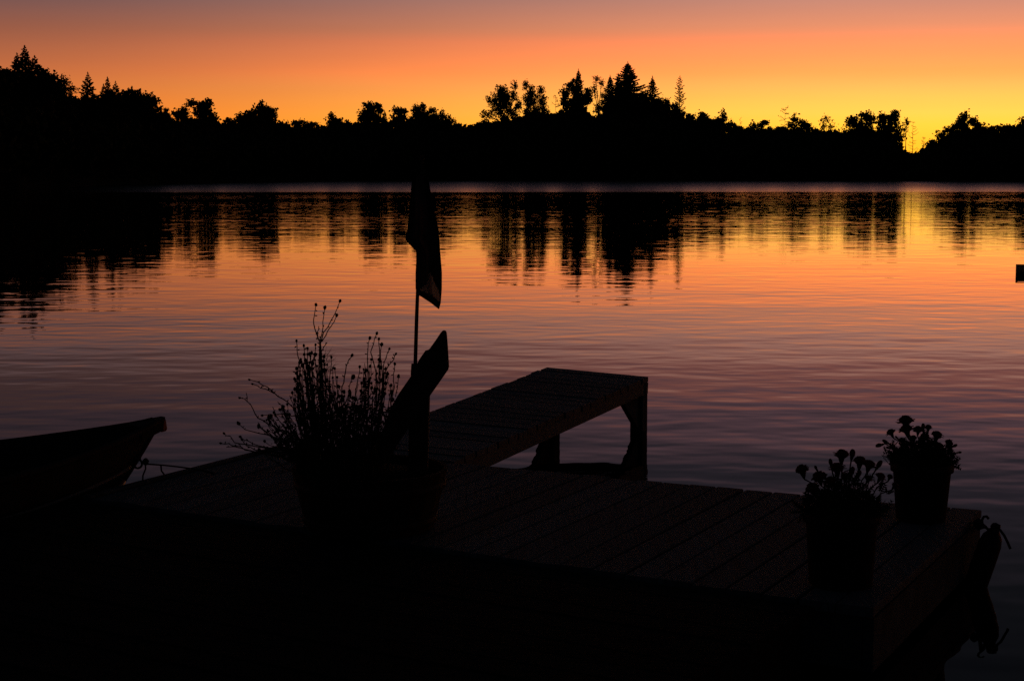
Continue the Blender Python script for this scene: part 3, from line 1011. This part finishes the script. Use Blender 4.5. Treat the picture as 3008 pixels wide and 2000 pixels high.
def potted_marigold(label, cx, cy, r_rim, r_base, hgt, Yc, flowers, grp):
    base = Vector((cx, cy, DECK + 0.001))
    t = thing('potted_marigold', label, 'potted plant', base, grp)
    mb_ = MB()
    prof = [(r_base - 0.012, 0.0), (r_base, 0.006), (r_rim - 0.012, hgt - 0.045), (r_rim - 0.010, hgt - 0.043), (r_rim, hgt - 0.040), (r_rim + 0.002, hgt - 0.004), (r_rim - 0.002, hgt),
            (r_rim - 0.010, hgt), (r_rim - 0.014, hgt - 0.006), (r_rim - 0.016, hgt - 0.035)]
    mb_.lathe(prof, 40, base)
    mb_.build('pot', M['pot'], t, smooth=True)
    mb_ = MB()
    mb_.lathe([(r_rim - 0.016, hgt - 0.034), (r_rim * 0.5, hgt - 0.02), (0.001, hgt - 0.012)], 24, base)
    mb_.build('soil', M['soil'], t, smooth=True)
    tops = []
    for (fx, fy, fr, kind) in flowers:
        Y = Yc + random.uniform(-0.07, 0.07)
        c = at_y(fx, fy, Y)
        r = fr * Yc / F * (1.28 if kind == 'f' else 1.1)
        root = Vector((cx + (c.x - cx) * 0.45, cy + (c.y - cy) * 0.5, DECK + hgt - 0.02))
        mid = root.lerp(c, 0.62) + Vector((0.12 * (root.x - c.x), random.uniform(-.01, .01), 0.018 if kind != 'd' else 0.03))
        ax = (c - mid).normalized()
        if kind == 'd':
            ax = Vector((ax.x, 0, -0.25)).normalized()
        elif kind != 'b':
            ax = (ax + Vector((random.uniform(-.15, .15), random.uniform(-.35, .05), 0.9))).normalized()
        hb = MB()
        marigold_head(hb, c, r, ax, kind == 'b' or kind == 'd')
        ho = hb.build('flower_head', M['petal'], t, smooth=True)
        sb = MB()
        j = c - ax * r * (0.95 if kind in 'bd' else 0.25)
        cal = c - ax * r * (0.95 if kind in 'bd' else 0.15)
        sb.tube([root, root.lerp(mid, 0.5), mid, j - ax * r * 0.9, j - ax * r * 0.45, cal], [0.0028, 0.0026, 0.0024, 0.0030, max(0.004, r * 0.26), max(0.005, r * 0.42)], 7)
        so = sb.build('stem', M['leaf'], t, smooth=True)
        tops.append((root, mid, c))
    # feathery leaves filling the pot
    Cn, out = [], []
    for i in range(460):
        a = random.uniform(0, 6.283)
        rr = r_rim * math.sqrt(random.random()) * 1.08
        z = DECK + hgt - 0.02 + (0.115 * (1 - (rr / (r_rim * 1.15)) ** 2) + 0.012) * random.random() ** 0.8
        Cn.append((cx + rr * math.cos(a), cy + rr * math.sin(a) * 0.9, z))
    for (root, mid, c) in tops:
        for i in range(9):
            p = root.lerp(mid, random.random()).lerp(c, random.random() * 0.35)
            Cn.append((p.x + random.gauss(0, .012), p.y + random.gauss(0, .015), p.z + random.gauss(0, .008)))
    lf = MB()
    for p in Cn:
        p = Vector(p)
        dv = Vector((random.gauss(0, 1), random.gauss(0, 1), random.gauss(0.5, 0.7))).normalized()
        L = random.uniform(0.03, 0.06)
        sd = dv.cross(Vector((random.gauss(0, 1), random.gauss(0, 1), random.gauss(0, 1)))).normalized()
        lf.add([p - sd * 0.0012, p + sd * 0.0012, p + dv * L], [(0, 1, 2)])
        for k in range(4):
            s = 0.2 + 0.2 * k
            q = p + dv * L * s
            for sg in (-1, 1):
                tip = q + (sd * sg + dv * 0.8).normalized() * L * 0.36 * (1.1 - 0.5 * s)
                w_ = dv * 0.0050
                lf.add([q - w_, tip - w_ * 0.2 + Vector((0, 0, 0.001)), q + w_], [(0, 1, 2)])
    lf.build('foliage', M['leaf'], t)
    return t


def fl(zx, zy, zr, k='f'):
    return (2250 + zx / 2.529, 1180 + zy / 2.529, zr / 2.529, k)


front = [fl(268, 512, 47), fl(480, 447, 25, 'b'), fl(562, 402, 50), fl(642, 383, 32, 'b'), fl(697, 448, 46), fl(765, 475, 44), fl(843, 462, 30, 'b'),
         fl(398, 565, 48), fl(345, 650, 48), fl(528, 500, 50), fl(640, 512, 32, 'b'), fl(690, 535, 28, 'b'), fl(920, 560, 24), fl(370, 488, 16, 'b'), fl(432, 540, 22, 'b'),
         fl(850, 560, 34), fl(590, 560, 34), fl(480, 590, 36), fl(760, 575, 28), fl(955, 625, 26)]
back = [fl(1038, 150, 50), fl(930, 232, 30), fl(838, 323, 24, 'd'), fl(885, 295, 22, 'b'), fl(1045, 212, 46), fl(1168, 184, 24, 'b'), fl(1205, 195, 26), fl(1130, 212, 32),
        fl(1268, 254, 40), fl(1357, 312, 32), fl(1405, 325, 18, 'b'), fl(1440, 375, 13, 'b'), fl(1285, 330, 28), fl(1095, 275, 28), fl(1180, 265, 30), fl(968, 262, 12, 'b'),
        fl(940, 335, 20), fl(1010, 290, 26), fl(1215, 320, 30), fl(905, 340, 14, 'b')]
GP = 'marigolds in black pots at the dock end'
pF = at_z(2486, 1738, DECK)
potted_marigold('potted marigold standing nearer, overlapping the other pot', pF.x, pF.y + 0.115, 0.148, 0.122, 0.290, pF.y + 0.115, front, GP)
pB = at_z(2722, 1541, DECK)
potted_marigold('potted marigold farther out at the dock corner, against the water', pB.x, pB.y + 0.11, 0.142, 0.112, 0.268, pB.y + 0.11, back, GP)

# ------------------------------------------------------------------ tub with dried flowers
TC = at_z(1072, 1588, DECK) + Vector((0, 0.285, 0.001))
tub = thing('planter_tub', 'wide dark half-barrel tub full of dried seed-headed flower stems', 'planter', TC)
mb = MB()
hT = 0.272
prof = [(0.272, 0.0), (0.285, 0.006), (0.318, 0.139), (0.350, hT), (0.332, hT), (0.330, hT - 0.05)]
mb.lathe(prof, 48, TC, wob=lambda k: 1.0 + (0.006 if k % 2 else -0.004))
mb.build('staves', M['tub'], tub)
for zz, rr in ((0.05, 0.297), (0.205, 0.335)):
    mb = MB()
    mb.lathe([(rr, zz - 0.016), (rr + 0.006, zz - 0.015), (rr + 0.008, zz + 0.015), (rr + 0.002, zz + 0.016)], 48, TC)
    mb.build('hoop', M['iron'], tub, smooth=True)
mb = MB()
mb.lathe([(0.331, hT - 0.045), (0.2, hT - 0.015), (0.001, hT)], 30, TC)
mb.build('soil', M['soil'], tub, smooth=True)

YF = TC.y


def zp(x, y, Y=None):
    """Point seen at position (x, y) of an enlargement of the tub region."""
    return at_y(600 + x / 2.0907, 850 + y / 2.0907, Y if Y else YF)


def soil_pt(f_=0.6):
    a = random.uniform(0, 6.283)
    r = 0.30 * f_ * math.sqrt(random.random())
    return TC + Vector((r * math.cos(a) * 1.0, r * math.sin(a), hT - 0.02))


STEMS = [  # traced from the tip inwards; then down to the soil
    [(685, 100), (676, 160), (672, 210), (690, 275), (712, 335), (716, 420), (718, 560), (722, 760)],
    [(740, 118), (728, 200), (722, 275), (714, 335), (722, 450), (728, 640)],
    [(832, 76), (800, 155), (760, 230), (722, 305), (712, 345), (715, 480), (712, 700)],
    [(812, 165), (780, 225), (745, 285), (715, 325), (708, 380), (706, 500)],
    [(703, 225), (694, 262), (700, 300), (712, 340)],
    [(755, 325), (735, 352), (712, 395), (705, 470), (712, 640)],
    [(567, 320), (570, 375), (585, 440), (575, 500), (570, 620), (600, 800)],
    [(612, 350), (616, 400), (610, 470), (622, 560), (640, 720)],
    [(635, 368), (634, 430), (640, 500), (660, 600), (672, 780)],
    [(683, 345), (680, 400), (665, 450), (650, 510), (655, 640)],
    [(545, 505), (566, 520), (580, 600), (600, 720)],
    [(905, 410), (888, 430), (872, 470), (860, 540), (845, 600), (840, 760)],
    [(910, 545), (890, 600), (880, 700), (870, 820)],
    [(1015, 305), (1005, 370), (1002, 430), (1005, 520), (1010, 660), (1000, 800)],
    [(1058, 275), (1040, 335), (1022, 385), (1040, 450), (1060, 560), (1055, 720)],
    [(1072, 310), (1076, 365), (1075, 440), (1080, 560), (1070, 700)],
    [(1088, 345), (1082, 400), (1090, 470), (1095, 600), (1085, 740)],
    [(1135, 370), (1118, 420), (1100, 470), (1100, 580), (1090, 720)],
    [(1175, 400), (1165, 430), (1130, 470), (1105, 520), (1100, 640)],
    [(1170, 462), (1162, 520), (1168, 600), (1150, 690)],
    [(1192, 540), (1185, 610), (1175, 660)],
    [(280, 555), (330, 568), (390, 600), (430, 635), (480, 670), (540, 720), (600, 800), (650, 920)],
    [(300, 582), (345, 605), (400, 622), (430, 638)],
    [(222, 666), (262, 685), (300, 735), (330, 790), (390, 825), (470, 862), (560, 905), (640, 960)],
    [(258, 635), (262, 690)],
    [(360, 773), (430, 768), (500, 768), (570, 775), (620, 850), (660, 940)],
    [(215, 827), (250, 860), (310, 876), (380, 890), (450, 915), (560, 935), (640, 980)],
    [(125, 887), (160, 900), (185, 940), (250, 950), (340, 968), (440, 985), (560, 985)],
    [(105, 945), (150, 945), (200, 962), (250, 985), (320, 1005), (420, 1000), (560, 995)],
    [(135, 968), (185, 965)],
    [(225, 908), (270, 930), (330, 958), (420, 975), (520, 975), (600, 980)],
    [(232, 925), (260, 960), (310, 985), (400, 990)],
    [(330, 815), (350, 850), (400, 880), (430, 920), (480, 965)],
    [(420, 720), (440, 770), (480, 830), (520, 890), (570, 950)],
    [(450, 690), (480, 720), (510, 780), (540, 850), (590, 930)],
    [(525, 650), (545, 700), (560, 780), (590, 880)],
    [(955, 480), (945, 540), (930, 620), (925, 740), (910, 850)],
    [(780, 420), (775, 500), (770, 620), (775, 780)],
    [(800, 590), (820, 620), (815, 720), (810, 830)],
]
HEAD = {0: 11, 1: 13, 2: 11, 3: 11, 6: 9, 7: 10, 8: 10, 9: 9, 11: 12, 12: 17, 13: 12, 14: 11, 15: 10, 16: 13, 17: 9, 18: 9, 19: 10, 20: 13, 21: 8, 22: 8, 23: 9, 25: 9, 26: 14, 27: 9, 28: 9, 30: 10, 31: 8, 36: 10, 37: 10}
for i, tr in enumerate(STEMS):
    Y = YF + random.uniform(-0.14, 0.14)
    P = [zp(x, y, Y) for x, y in tr]
    full = tr[-1][1] > 700 or len(tr) > 5
    if full:
        e = soil_pt(0.8)
        e.x = e.x * 0.5 + min(max(P[-1].x, TC.x - 0.24), TC.x + 0.1) * 0.5
        P.append(e)
    # kinked, hand-drawn look
    Q = []
    for a, b in zip(P, P[1:]):
        Q.append(a)
        Q.append(a.lerp(b, 0.5) + Vector((random.gauss(0, 0.0022), 0, random.gauss(0, 0.0022))))
    Q.append(P[-1])
    sb = MB()
    n_ = len(Q)
    sb.tube(Q, [0.0017 + 0.0010 * min(1, k / 6) for k in range(n_)], 5)
    # little leaves at the nodes
    for k in range(1, n_ - 1):
        for rep in range(1):
            dv = Vector((random.gauss(0, 1), random.gauss(0, .6), random.gauss(.5, .7))).normalized()
            L = random.uniform(0.006, 0.018)
            sd = dv.cross(Vector((0.1, 1, 0.2))).normalized() * L * 0.22
            b = Q[k]
            sb.add([b, b + dv * L * 0.5 + sd, b + dv * L, b + dv * L * 0.5 - sd], [(0, 1, 2, 3)])
    so = sb.build('stem', M['dry'], tub)
    if i in HEAD:
        hb = MB()
        r = HEAD[i] / 2.0907 * YF / F
        ax = (Q[0] - Q[1]).normalized()
        q = ax.to_track_quat('Z', 'Y').to_matrix()
        hb.blob(Q[0] + ax * r * 0.5, r * 0.80, r * 0.80, r * 1.05, 8, 6, 0.16, q)
        for k in range(5):
            a = random.uniform(0, 6.28)
            dv = (q @ Vector((math.cos(a), math.sin(a), random.uniform(-.6, .9)))).normalized()
            sd = dv.cross(ax).normalized() * r * 0.3
            c = Q[0] + ax * r * 0.5
            hb.add([c + dv * r * 0.5 - sd, c + dv * r * 0.5 + sd, c + dv * r * 1.5], [(0, 1, 2)])
        hb.build('seed_head', M['dry'], so)
# the thick of the bed: many fine stems, buds and small leaves
mb = MB()


def fine_stem(x0, y0, xb, head=True, leafn=7):
    Y = YF + random.uniform(-0.2, 0.2)
    tip = zp(x0, y0, Y)
    root = Vector((zp(xb, 1050, Y).x, Y, DECK + hT - 0.02))
    root.x = min(max(root.x, TC.x - 0.26), TC.x + 0.22)
    bend = Vector((random.uniform(-.02, .02), 0, 0))
    P = [tip.lerp(root, k / 7) + bend * math.sin(math.pi * k / 7) + Vector((random.gauss(0, .006), random.gauss(0, .004), random.gauss(0, .003))) for k in range(8)]
    mb.tube(P, [0.0014, 0.0016, 0.0018, 0.002, 0.0022, 0.0024, 0.0025, 0.0026], 4, cap=False)
    if head:
        r = random.uniform(0.0045, 0.0085)
        mb.blob(P[0], r, r, r * 1.2, 6, 4, 0.2)
    for k in range(leafn):
        b = P[random.randint(0, 5)].lerp(P[random.randint(1, 6)], 0.5)
        dv = Vector((random.gauss(0, 1), random.gauss(0, .6), random.gauss(.7, .6))).normalized()
        L = random.uniform(0.010, 0.03)
        sd = dv.cross(Vector((0.1, 1, 0.2))).normalized() * L * 0.16
        mb.add([b, b + dv * L * 0.5 + sd, b + dv * L, b + dv * L * 0.5 - sd], [(0, 1, 2, 3)])
        if random.random() < 0.16:
            r = random.uniform(0.0025, 0.005)
            mb.blob(b + dv * L, r, r, r * 1.2, 5, 4, 0.2)


TOPS = [(540, 640), (560, 450), (600, 380), (700, 370), (760, 400), (790, 430), (850, 560), (920, 640), (950, 520), (1000, 420), (1080, 400), (1130, 480), (1170, 560), (1200, 640)]
for i in range(215):
    x = random.uniform(545, 1195)
    y = interp(x, TOPS) + abs(random.gauss(0, 1)) * 150 + 15
    fine_stem(x, y, 0.72 * x + 0.28 * 860 + random.uniform(-30, 30), random.random() < 0.75)
for i in range(40):   # tuft of needle leaves at the tallest stem
    b = zp(random.uniform(700, 790), random.uniform(400, 520))
    dv = Vector((random.uniform(0.1, 1), random.gauss(0, .4), random.uniform(0.0, 1.2))).normalized()
    L = random.uniform(0.03, 0.06)
    sd = Vector((dv.z, 0, -dv.x)).normalized() * 0.0011
    mb.add([b - sd, b + sd, b + dv * L], [(0, 1, 2)])
for i in range(46):   # low sprays reaching out to the left
    x = random.uniform(330, 560)
    y = random.uniform(640, 1000)
    fine_stem(x, max(y, 1010 - (x - 100) * 0.75), 640 + random.uniform(-60, 60), True, 8)
for i in range(520):   # leaf litter deep in the bed
    x = random.uniform(590, 1170)
    b = zp(x, random.uniform(720, 1030), YF + random.uniform(-0.2, 0.2))
    dv = Vector((random.gauss(0, 1), random.gauss(0, .6), random.gauss(.7, .8))).normalized()
    L = random.uniform(0.015, 0.045)
    sd = dv.cross(Vector((0.1, 1, 0.2))).normalized() * L * 0.16
    mb.add([b, b + dv * L * 0.5 + sd, b + dv * L, b + dv * L * 0.5 - sd], [(0, 1, 2, 3)])
th = mb.build('foliage', M['dry'], tub)
th['kind'] = 'stuff'

# ------------------------------------------------------------------ timber post with slanted plank
YP = YF + 0.02
post = thing('timber_post', 'upright timber in the tub with a slanted pointed plank fixed across its top', 'post', Vector((at_y(1228, 1400, YP).x, YP, DECK + hT - 0.03)))


def rp(x, y, Y=YP):
    return at_y(1150 + x / 3.136, 950 + y / 3.136, Y)


mb = MB()
a, b = rp(246, 1420), rp(262, 560)
b.x = (a.x + b.x) / 2 + 0.006
mb.bar(Vector((a.x, YP, DECK + hT - 0.03)), b, 0.088, 0.088, Vector((0, 1, 0)), cham=0.005)
mb.build('upright', M['timber'], post)
# slanted plank: outline cut to the shape of the photo, with real thickness
outl = [(465, 77), (480, 72), (498, 78), (506, 100), (515, 210), (527, 405), (523, 425), (440, 545), (352, 670), (200, 900), (40, 1140), (-70, 1310), (-235, 1310), (-130, 1120), (-20, 800), (60, 660), (185, 480), (250, 342), (290, 285), (305, 262), (330, 255), (345, 245), (400, 168), (445, 100)]
mb = MB()
Y0, Y1 = YP - 0.105, YP - 0.050
n_ = len(outl)
fr_ = [rp(x, y, Y0) for x, y in outl]
bk_ = [rp(x, y, Y0) + Vector((0, Y1 - Y0, 0)) for x, y in outl]
mb.add(fr_ + bk_, [tuple(range(n_))[::-1], tuple(range(n_, 2 * n_))] + [(i, (i + 1) % n_, n_ + (i + 1) % n_, n_ + i) for i in range(n_)])
mb.build('slanted_plank', M['timber'], post)
mb = MB()
h0, h1 = rp(208, 500, YP - 0.12), rp(214, 372, YP - 0.12)
mb.tube([h0, h0.lerp(h1, 0.3), h1], [0.014, 0.0165, 0.0155], 10)
mb.build('pole_holder', M['iron'], post, smooth=True)

# ------------------------------------------------------------------ flag
YFL = YP - 0.12
p0 = rp(210, 480, YFL)
flag = thing('flag', 'limp dark flag with a pale corner hanging from a thin pole on the timber', 'flag', p0)
mb = MB()
pb, pt = at_y(1219.5, 1085, YFL), at_y(1240.5, 463, YFL)
pm = at_y(1224, 930, YFL)
mb.tube([pb, pm, pm.lerp(pt, 0.5) + Vector((0.001, 0, 0)), pt], [0.0088, 0.0085, 0.0072, 0.0055], 10)
mb.blob(pt, 0.010, 0.010, 0.012, 10, 6)
mb.build('pole', M['timber'], flag, smooth=True)
LE = [(150, 440), (200, 385), (250, 345), (370, 334), (550, 318), (700, 304), (770, 284), (800, 287), (830, 312), (905, 384), (1000, 384), (1100, 378), (1250, 378), (1305, 404), (1380, 520), (1436, 590)]
RI = [(150, 488), (200, 493), (250, 500), (370, 520), (550, 560), (700, 588), (770, 597), (800, 600), (905, 606), (1000, 614), (1100, 622), (1250, 621), (1305, 617), (1380, 611), (1436, 596)]
mb = MB()
nrw, ncl = 70, 24
vs = []
for i in range(nrw + 1):
    y = 150 + (1436 - 150) * i / nrw
    l, r = interp(y, LE), interp(y, RI)
    for j in range(ncl + 1):
        s = j / ncl
        t_ = i / nrw
        x = l + (r - l) * s
        fold = 0.034 * math.sin(s * 8.5 + 1.4 * t_ + 0.5) * min(1, t_ * 3 + 0.1) + 0.012 * math.sin(s * 17 - 3 * t_) + 0.01 * math.sin(t_ * 9 + s * 3)
        vs.append(at_y(1100 + x / 3.136, 450 + y / 3.136, YFL - 0.03 + fold))


def inside(x, y, poly):
    c = False
    for (x1, y1), (x2, y2) in zip(poly, poly[1:] + poly[:1]):
        if (y1 > y) != (y2 > y) and x < (x2 - x1) * (y - y1) / (y2 - y1) + x1:
            c = not c
    return c


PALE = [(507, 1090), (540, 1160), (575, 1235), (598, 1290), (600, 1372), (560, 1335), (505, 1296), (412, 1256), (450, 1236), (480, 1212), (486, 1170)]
fs, ms = [], []
for i in range(nrw):
    for j in range(ncl):
        y = 150 + (1436 - 150) * (i + 0.5) / nrw
        l, r = interp(y, LE), interp(y, RI)
        x = l + (r - l) * (j + 0.5) / ncl
        fs.append((i * (ncl + 1) + j, i * (ncl + 1) + j + 1, (i + 1) * (ncl + 1) + j + 1, (i + 1) * (ncl + 1) + j))
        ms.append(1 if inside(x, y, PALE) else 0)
mb.v = [tuple(p) for p in vs]
mb.f = fs
mb.m = ms
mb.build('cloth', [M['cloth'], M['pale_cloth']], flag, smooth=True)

# ------------------------------------------------------------------ rowboat
TIP = at_y(456, 1238, 8.86)
AX = Vector((math.sin(math.radians(45)), math.cos(math.radians(45)), 0))     # towards the bow
LT = Vector((AX.y, -AX.x, 0))                                                # the dock side
boat = thing('rowboat', 'dark wooden rowboat with orange stem moored beside the dock', 'boat', Vector((TIP.x, TIP.y, 0)) - AX * 1.7)
LB = 3.5
TIPZ = TIP.z


def hull_pt(u, v, inset=0.0):
    """u: 0 bow .. 1 stern; v: 0 keel .. 1 gunwale (one side)."""
    zs = TIPZ - 0.30 * (u ** 0.75) + 0.26 * u * u
    zk = -0.14 + 0.02 * u
    b = (0.64 * (1 - (1 - min(1, u * 1.55)) ** 2.0) if u < 0.645 else 0.64 - 0.14 * ((u - 0.645) / 0.355) ** 2)
    b = max(b, 0.0)
    prof = [(0, 0), (0.22, 0.52 * (0.6 + 0.4 * u)), (0.5, 0.80 * (0.72 + 0.28 * u)), (0.75, 0.93), (1.0, 1.0)]
    fb = interp(v, prof)
    z = zk + (zs - zk) * v ** 1.15
    rake = 0.62 * (1 - v) ** 1.08 * (1 - u) ** 3
    x = -(u * LB) - rake
    hb = max(0.014, b * fb + 0.014 * (1 - u)) - inset
    return x, max(hb, 0.004), z + inset * (1 - v) * 0.6


def hp(x, y, z):
    return Vector((TIP.x, TIP.y, 0)) + AX * x + LT * y + Vector((0, 0, z))


NU, NV = 30, 12
mb = MB()
for inset in (0.0, 0.02):
    for sg in (1, -1):
        vs = []
        for i in range(NU + 1):
            for j in range(NV + 1):
                x, y, z = hull_pt((i / NU) ** 1.4, j / NV, inset)
                vs.append(hp(x, y * sg, z))
        fs = []
        for i in range(NU):
            for j in range(NV):
                q = (i * (NV + 1) + j, (i + 1) * (NV + 1) + j, (i + 1) * (NV + 1) + j + 1, i * (NV + 1) + j + 1)
                fs.append(q if (sg > 0) == (inset == 0) else q[::-1])
        mb.add(vs, fs)
tr_ = []
for j in range(NV + 1):
    x, y, z = hull_pt(1, j / NV)
    tr_.append((x, y, z))
mb.add([hp(x, y, z) for x, y, z in tr_] + [hp(x, -y, z) for x, y, z in tr_], [(j, j + 1, NV + 1 + j + 1, NV + 1 + j) for j in range(NV)])
mb.build('hull', M['hull'], boat, smooth=True)
for sg in (1, -1):
    mb = MB()
    pts_ = []
    for i in range(25):
        x, y, z = hull_pt((i / 24) ** 1.4, 1.0)
        pts_.append(hp(x, (y + 0.006) * sg, z + 0.004))
    mb.tube(pts_, 0.019, 8)
    mb.build('gunwale', M['hull'], boat, smooth=True)
    mb = MB()
    pts_ = []
    for i in range(25):
        x, y, z = hull_pt((i / 24) ** 1.3 * 0.98 + 0.008, 0.72 - 0.10 * (i / 24))
        pts_.append(hp(x, (y + 0.004) * sg, z))
    mb.tube(pts_, 0.010, 6)
    mb.build('rub_rail', M['rail'], boat, smooth=True)
mb = MB()
st = []
for j in range(14):
    v = j / 13
    x, y, z = hull_pt(0, v)
    st.append(hp(x + 0.012, 0, z + (0.012 if j == 13 else 0)))
mb.tube(st[7:], [0.020] * 7, 8)
mb.build('stem', M['hull'], boat, smooth=True)
mb = MB()
mb.tube(st[:9], [0.032, 0.032, 0.032, 0.032, 0.032, 0.031, 0.030, 0.027, 0.0225], 8)
mb.build('stem_foot', M['varnish'], boat, smooth=True)
mb = MB()
bz = TIPZ + 0.022
c0 = hp(0.045, 0, bz)
x1, y1, z1 = hull_pt(0.04, 1.0)
p = [hp(0.05, 0.016, bz - 0.07), hp(0.05, -0.016, bz - 0.07), hp(x1, -y1, z1 - 0.05), hp(x1, y1, z1 - 0.05),
     hp(0.05, 0.02, bz), hp(0.05, -0.02, bz), hp(x1, -y1 - 0.004, z1 + 0.022), hp(x1, y1 + 0.004, z1 + 0.022)]
mb.hexa(p)
mb.build('breasthook', M['hull'], boat)
mb = MB()
mb.bar(hp(0.030, 0, bz - 0.044), hp(0.056, 0, bz - 0.040), 0.044, 0.078, cham=0.014)
mb.build('bow_cap', M['varnish'], boat)
for u in (0.42, 0.72):
    mb = MB()
    x, y, z = hull_pt(u, 0.72)
    mb.bar(hp(x, -y + 0.005, z), hp(x, y - 0.005, z), 0.22, 0.025, cham=0.003)
    mb.build('thwart', M['hull'], boat)
# bow ring
ringc = at_y(405, 1362, 8.74)
mb = MB()
mb.tube([ringc + Vector((0.022 * math.cos(t), 0.006 * math.sin(t), 0.022 * math.sin(t))) for t in [2 * math.pi * k / 16 for k in range(17)]], 0.006, 7, cap=False)
mb.tube([ringc + Vector((-0.020, 0, 0.0)), ringc + Vector((-0.13, 0.02, 0.02))], 0.009, 6)
mb.build('bow_ring', M['iron'], boat, smooth=True)

# mooring rope from the ring to the dock edge
mb = MB()
A = ringc + Vector((0.03, 0, 0.0))
B = at_z(592, 1382, DECK + 0.016)
B2 = B + DS * 0.12 - DN * 0.05
for off, sag in ((0.0, -0.006), (0.014, 0.004)):
    pts_ = []
    for k in range(13):
        t_ = k / 12
        pts_.append(A.lerp(B, t_) + Vector((0, off * t_, off * 0.6 * math.sin(math.pi * t_) - sag * math.sin(math.pi * t_) - 0.0)))
    pts_.append(B2 + Vector((0, off, 0)))
    mb.tube(pts_, 0.0042, 7)
mb.blob(A + Vector((0.012, 0, 0.012)), 0.018, 0.015, 0.019, 10, 7, 0.15)
mb.blob(A + Vector((-0.028, 0, 0.034)), 0.016, 0.014, 0.018, 8, 6, 0.15)
tail = [A + Vector((0.01, 0, -0.01)), at_y(428, 1376, 8.72), at_y(420, 1396, 8.72), at_y(419, 1414, 8.71), at_y(424, 1440, 8.70)]
mb.tube(tail, 0.0045, 7)
m2 = A.lerp(B, 0.30)
mb.tube([m2, at_y(474, 1382, 8.80), at_y(482, 1393, 8.80), at_y(489, 1408, 8.8), at_y(494, 1424, 8.79)], 0.0045, 7)
rope = mb.build('mooring_rope', M['rope'], None, origin=A, smooth=True)
rope['label'] = 'thin dark mooring rope with loose ends tying the boat to the dock'
rope['category'] = 'rope'

# ------------------------------------------------------------------ fender at the dock corner
YD = 7.42
top = at_y(2925, 1548, YD)
bot = at_y(2862, 1706, YD)
bot.z = -0.012
axf = (top - bot)
Lf = axf.length
axf.normalize()
fen = thing('dock_fender', 'black cylindrical boat fender hanging from the dock corner into the water', 'fender', bot)
mb = MB()
q = axf.to_track_quat('Z', 'Y').to_matrix()
r_ = 0.052
prof = [(0.001, -0.03), (0.030, -0.022), (0.046, 0.0), (r_, 0.03), (r_ + 0.001, Lf * 0.5), (r_, Lf - 0.085), (0.044, Lf - 0.045), (0.026, Lf - 0.02), (0.020, Lf - 0.012), (0.020, Lf + 0.012), (0.014, Lf + 0.016), (0.001, Lf + 0.016)]
mb.lathe(prof, 28, bot, q)
mb.build('body', M['rubber'], fen, smooth=True)
mb = MB()
crn = sn(S1 + 0.01, N_FAR - 0.12, DECK - 0.06)
mb.tube([crn, at_y(2893, 1546, YD), at_y(2905, 1556, YD), top], 0.0085, 8)
mb.blob(at_y(2872, 1537, 7.55), 0.022, 0.02, 0.024, 9, 6, 0.15)
mb.tube([at_y(2900, 1552, YD), at_y(2886, 1538, YD - .01), at_y(2885, 1526, YD - .01), at_y(2890, 1517, YD - .01), at_y(2898, 1516, YD - .01), at_y(2904, 1523, YD - .01)], 0.0062, 7)
mb.tube([top, at_y(2938, 1556, YD - .02), at_y(2950, 1572, YD - .03), at_y(2960, 1592, YD - .03), at_y(2968, 1611, YD - .03)], 0.0062, 7)
mb.blob(top + Vector((0, 0, 0.004)), 0.024, 0.022, 0.016, 9, 6, 0.15)
mb.build('rope', M['rope'], fen, smooth=True)

# ------------------------------------------------------------------ raft at the right edge
RC = at_z(2983, 813.5, 0.0)
raft = thing('swim_raft', 'low dark wooden raft floating far out, cut by the right edge', 'raft', RC)
RV = Vector((RC.x, RC.y, 0)).normalized()
RU = Vector((RV.y, -RV.x, 0))


def rf(u, v, z):
    return RC + RU * u + RV * v + Vector((0, 0, z))


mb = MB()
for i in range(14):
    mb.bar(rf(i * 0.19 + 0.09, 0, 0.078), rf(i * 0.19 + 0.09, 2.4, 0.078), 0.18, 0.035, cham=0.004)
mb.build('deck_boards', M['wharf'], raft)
mb = MB()
mb.bar(rf(0.02, 0.03, 0.02), rf(2.6, 0.03, 0.02), 0.05, 0.08)
mb.bar(rf(0.03, 0.06, 0.02), rf(0.03, 2.3, 0.02), 0.05, 0.08)
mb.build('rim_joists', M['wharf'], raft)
for k in range(2):
    mb = MB()
    mb.bar(rf(0.1, 0.5 + k * 1.4, -0.08), rf(2.5, 0.5 + k * 1.4, -0.08), 0.5, 0.2, cham=0.04)
    mb.build('float', M['float'], raft)

# ------------------------------------------------------------------ view settings
vs_ = scene.view_settings
vs_.view_transform = 'Standard'
vs_.look = 'None'
vs_.exposure = 0.0
vs_.gamma = 1.0
scene.render.resolution_x = 1024
scene.render.resolution_y = 680
scene.cycles.use_denoising = False
scene.cycles.max_bounces = 6
scene.cycles.glossy_bounces = 4
scene.cycles.sample_clamp_indirect = 4.0
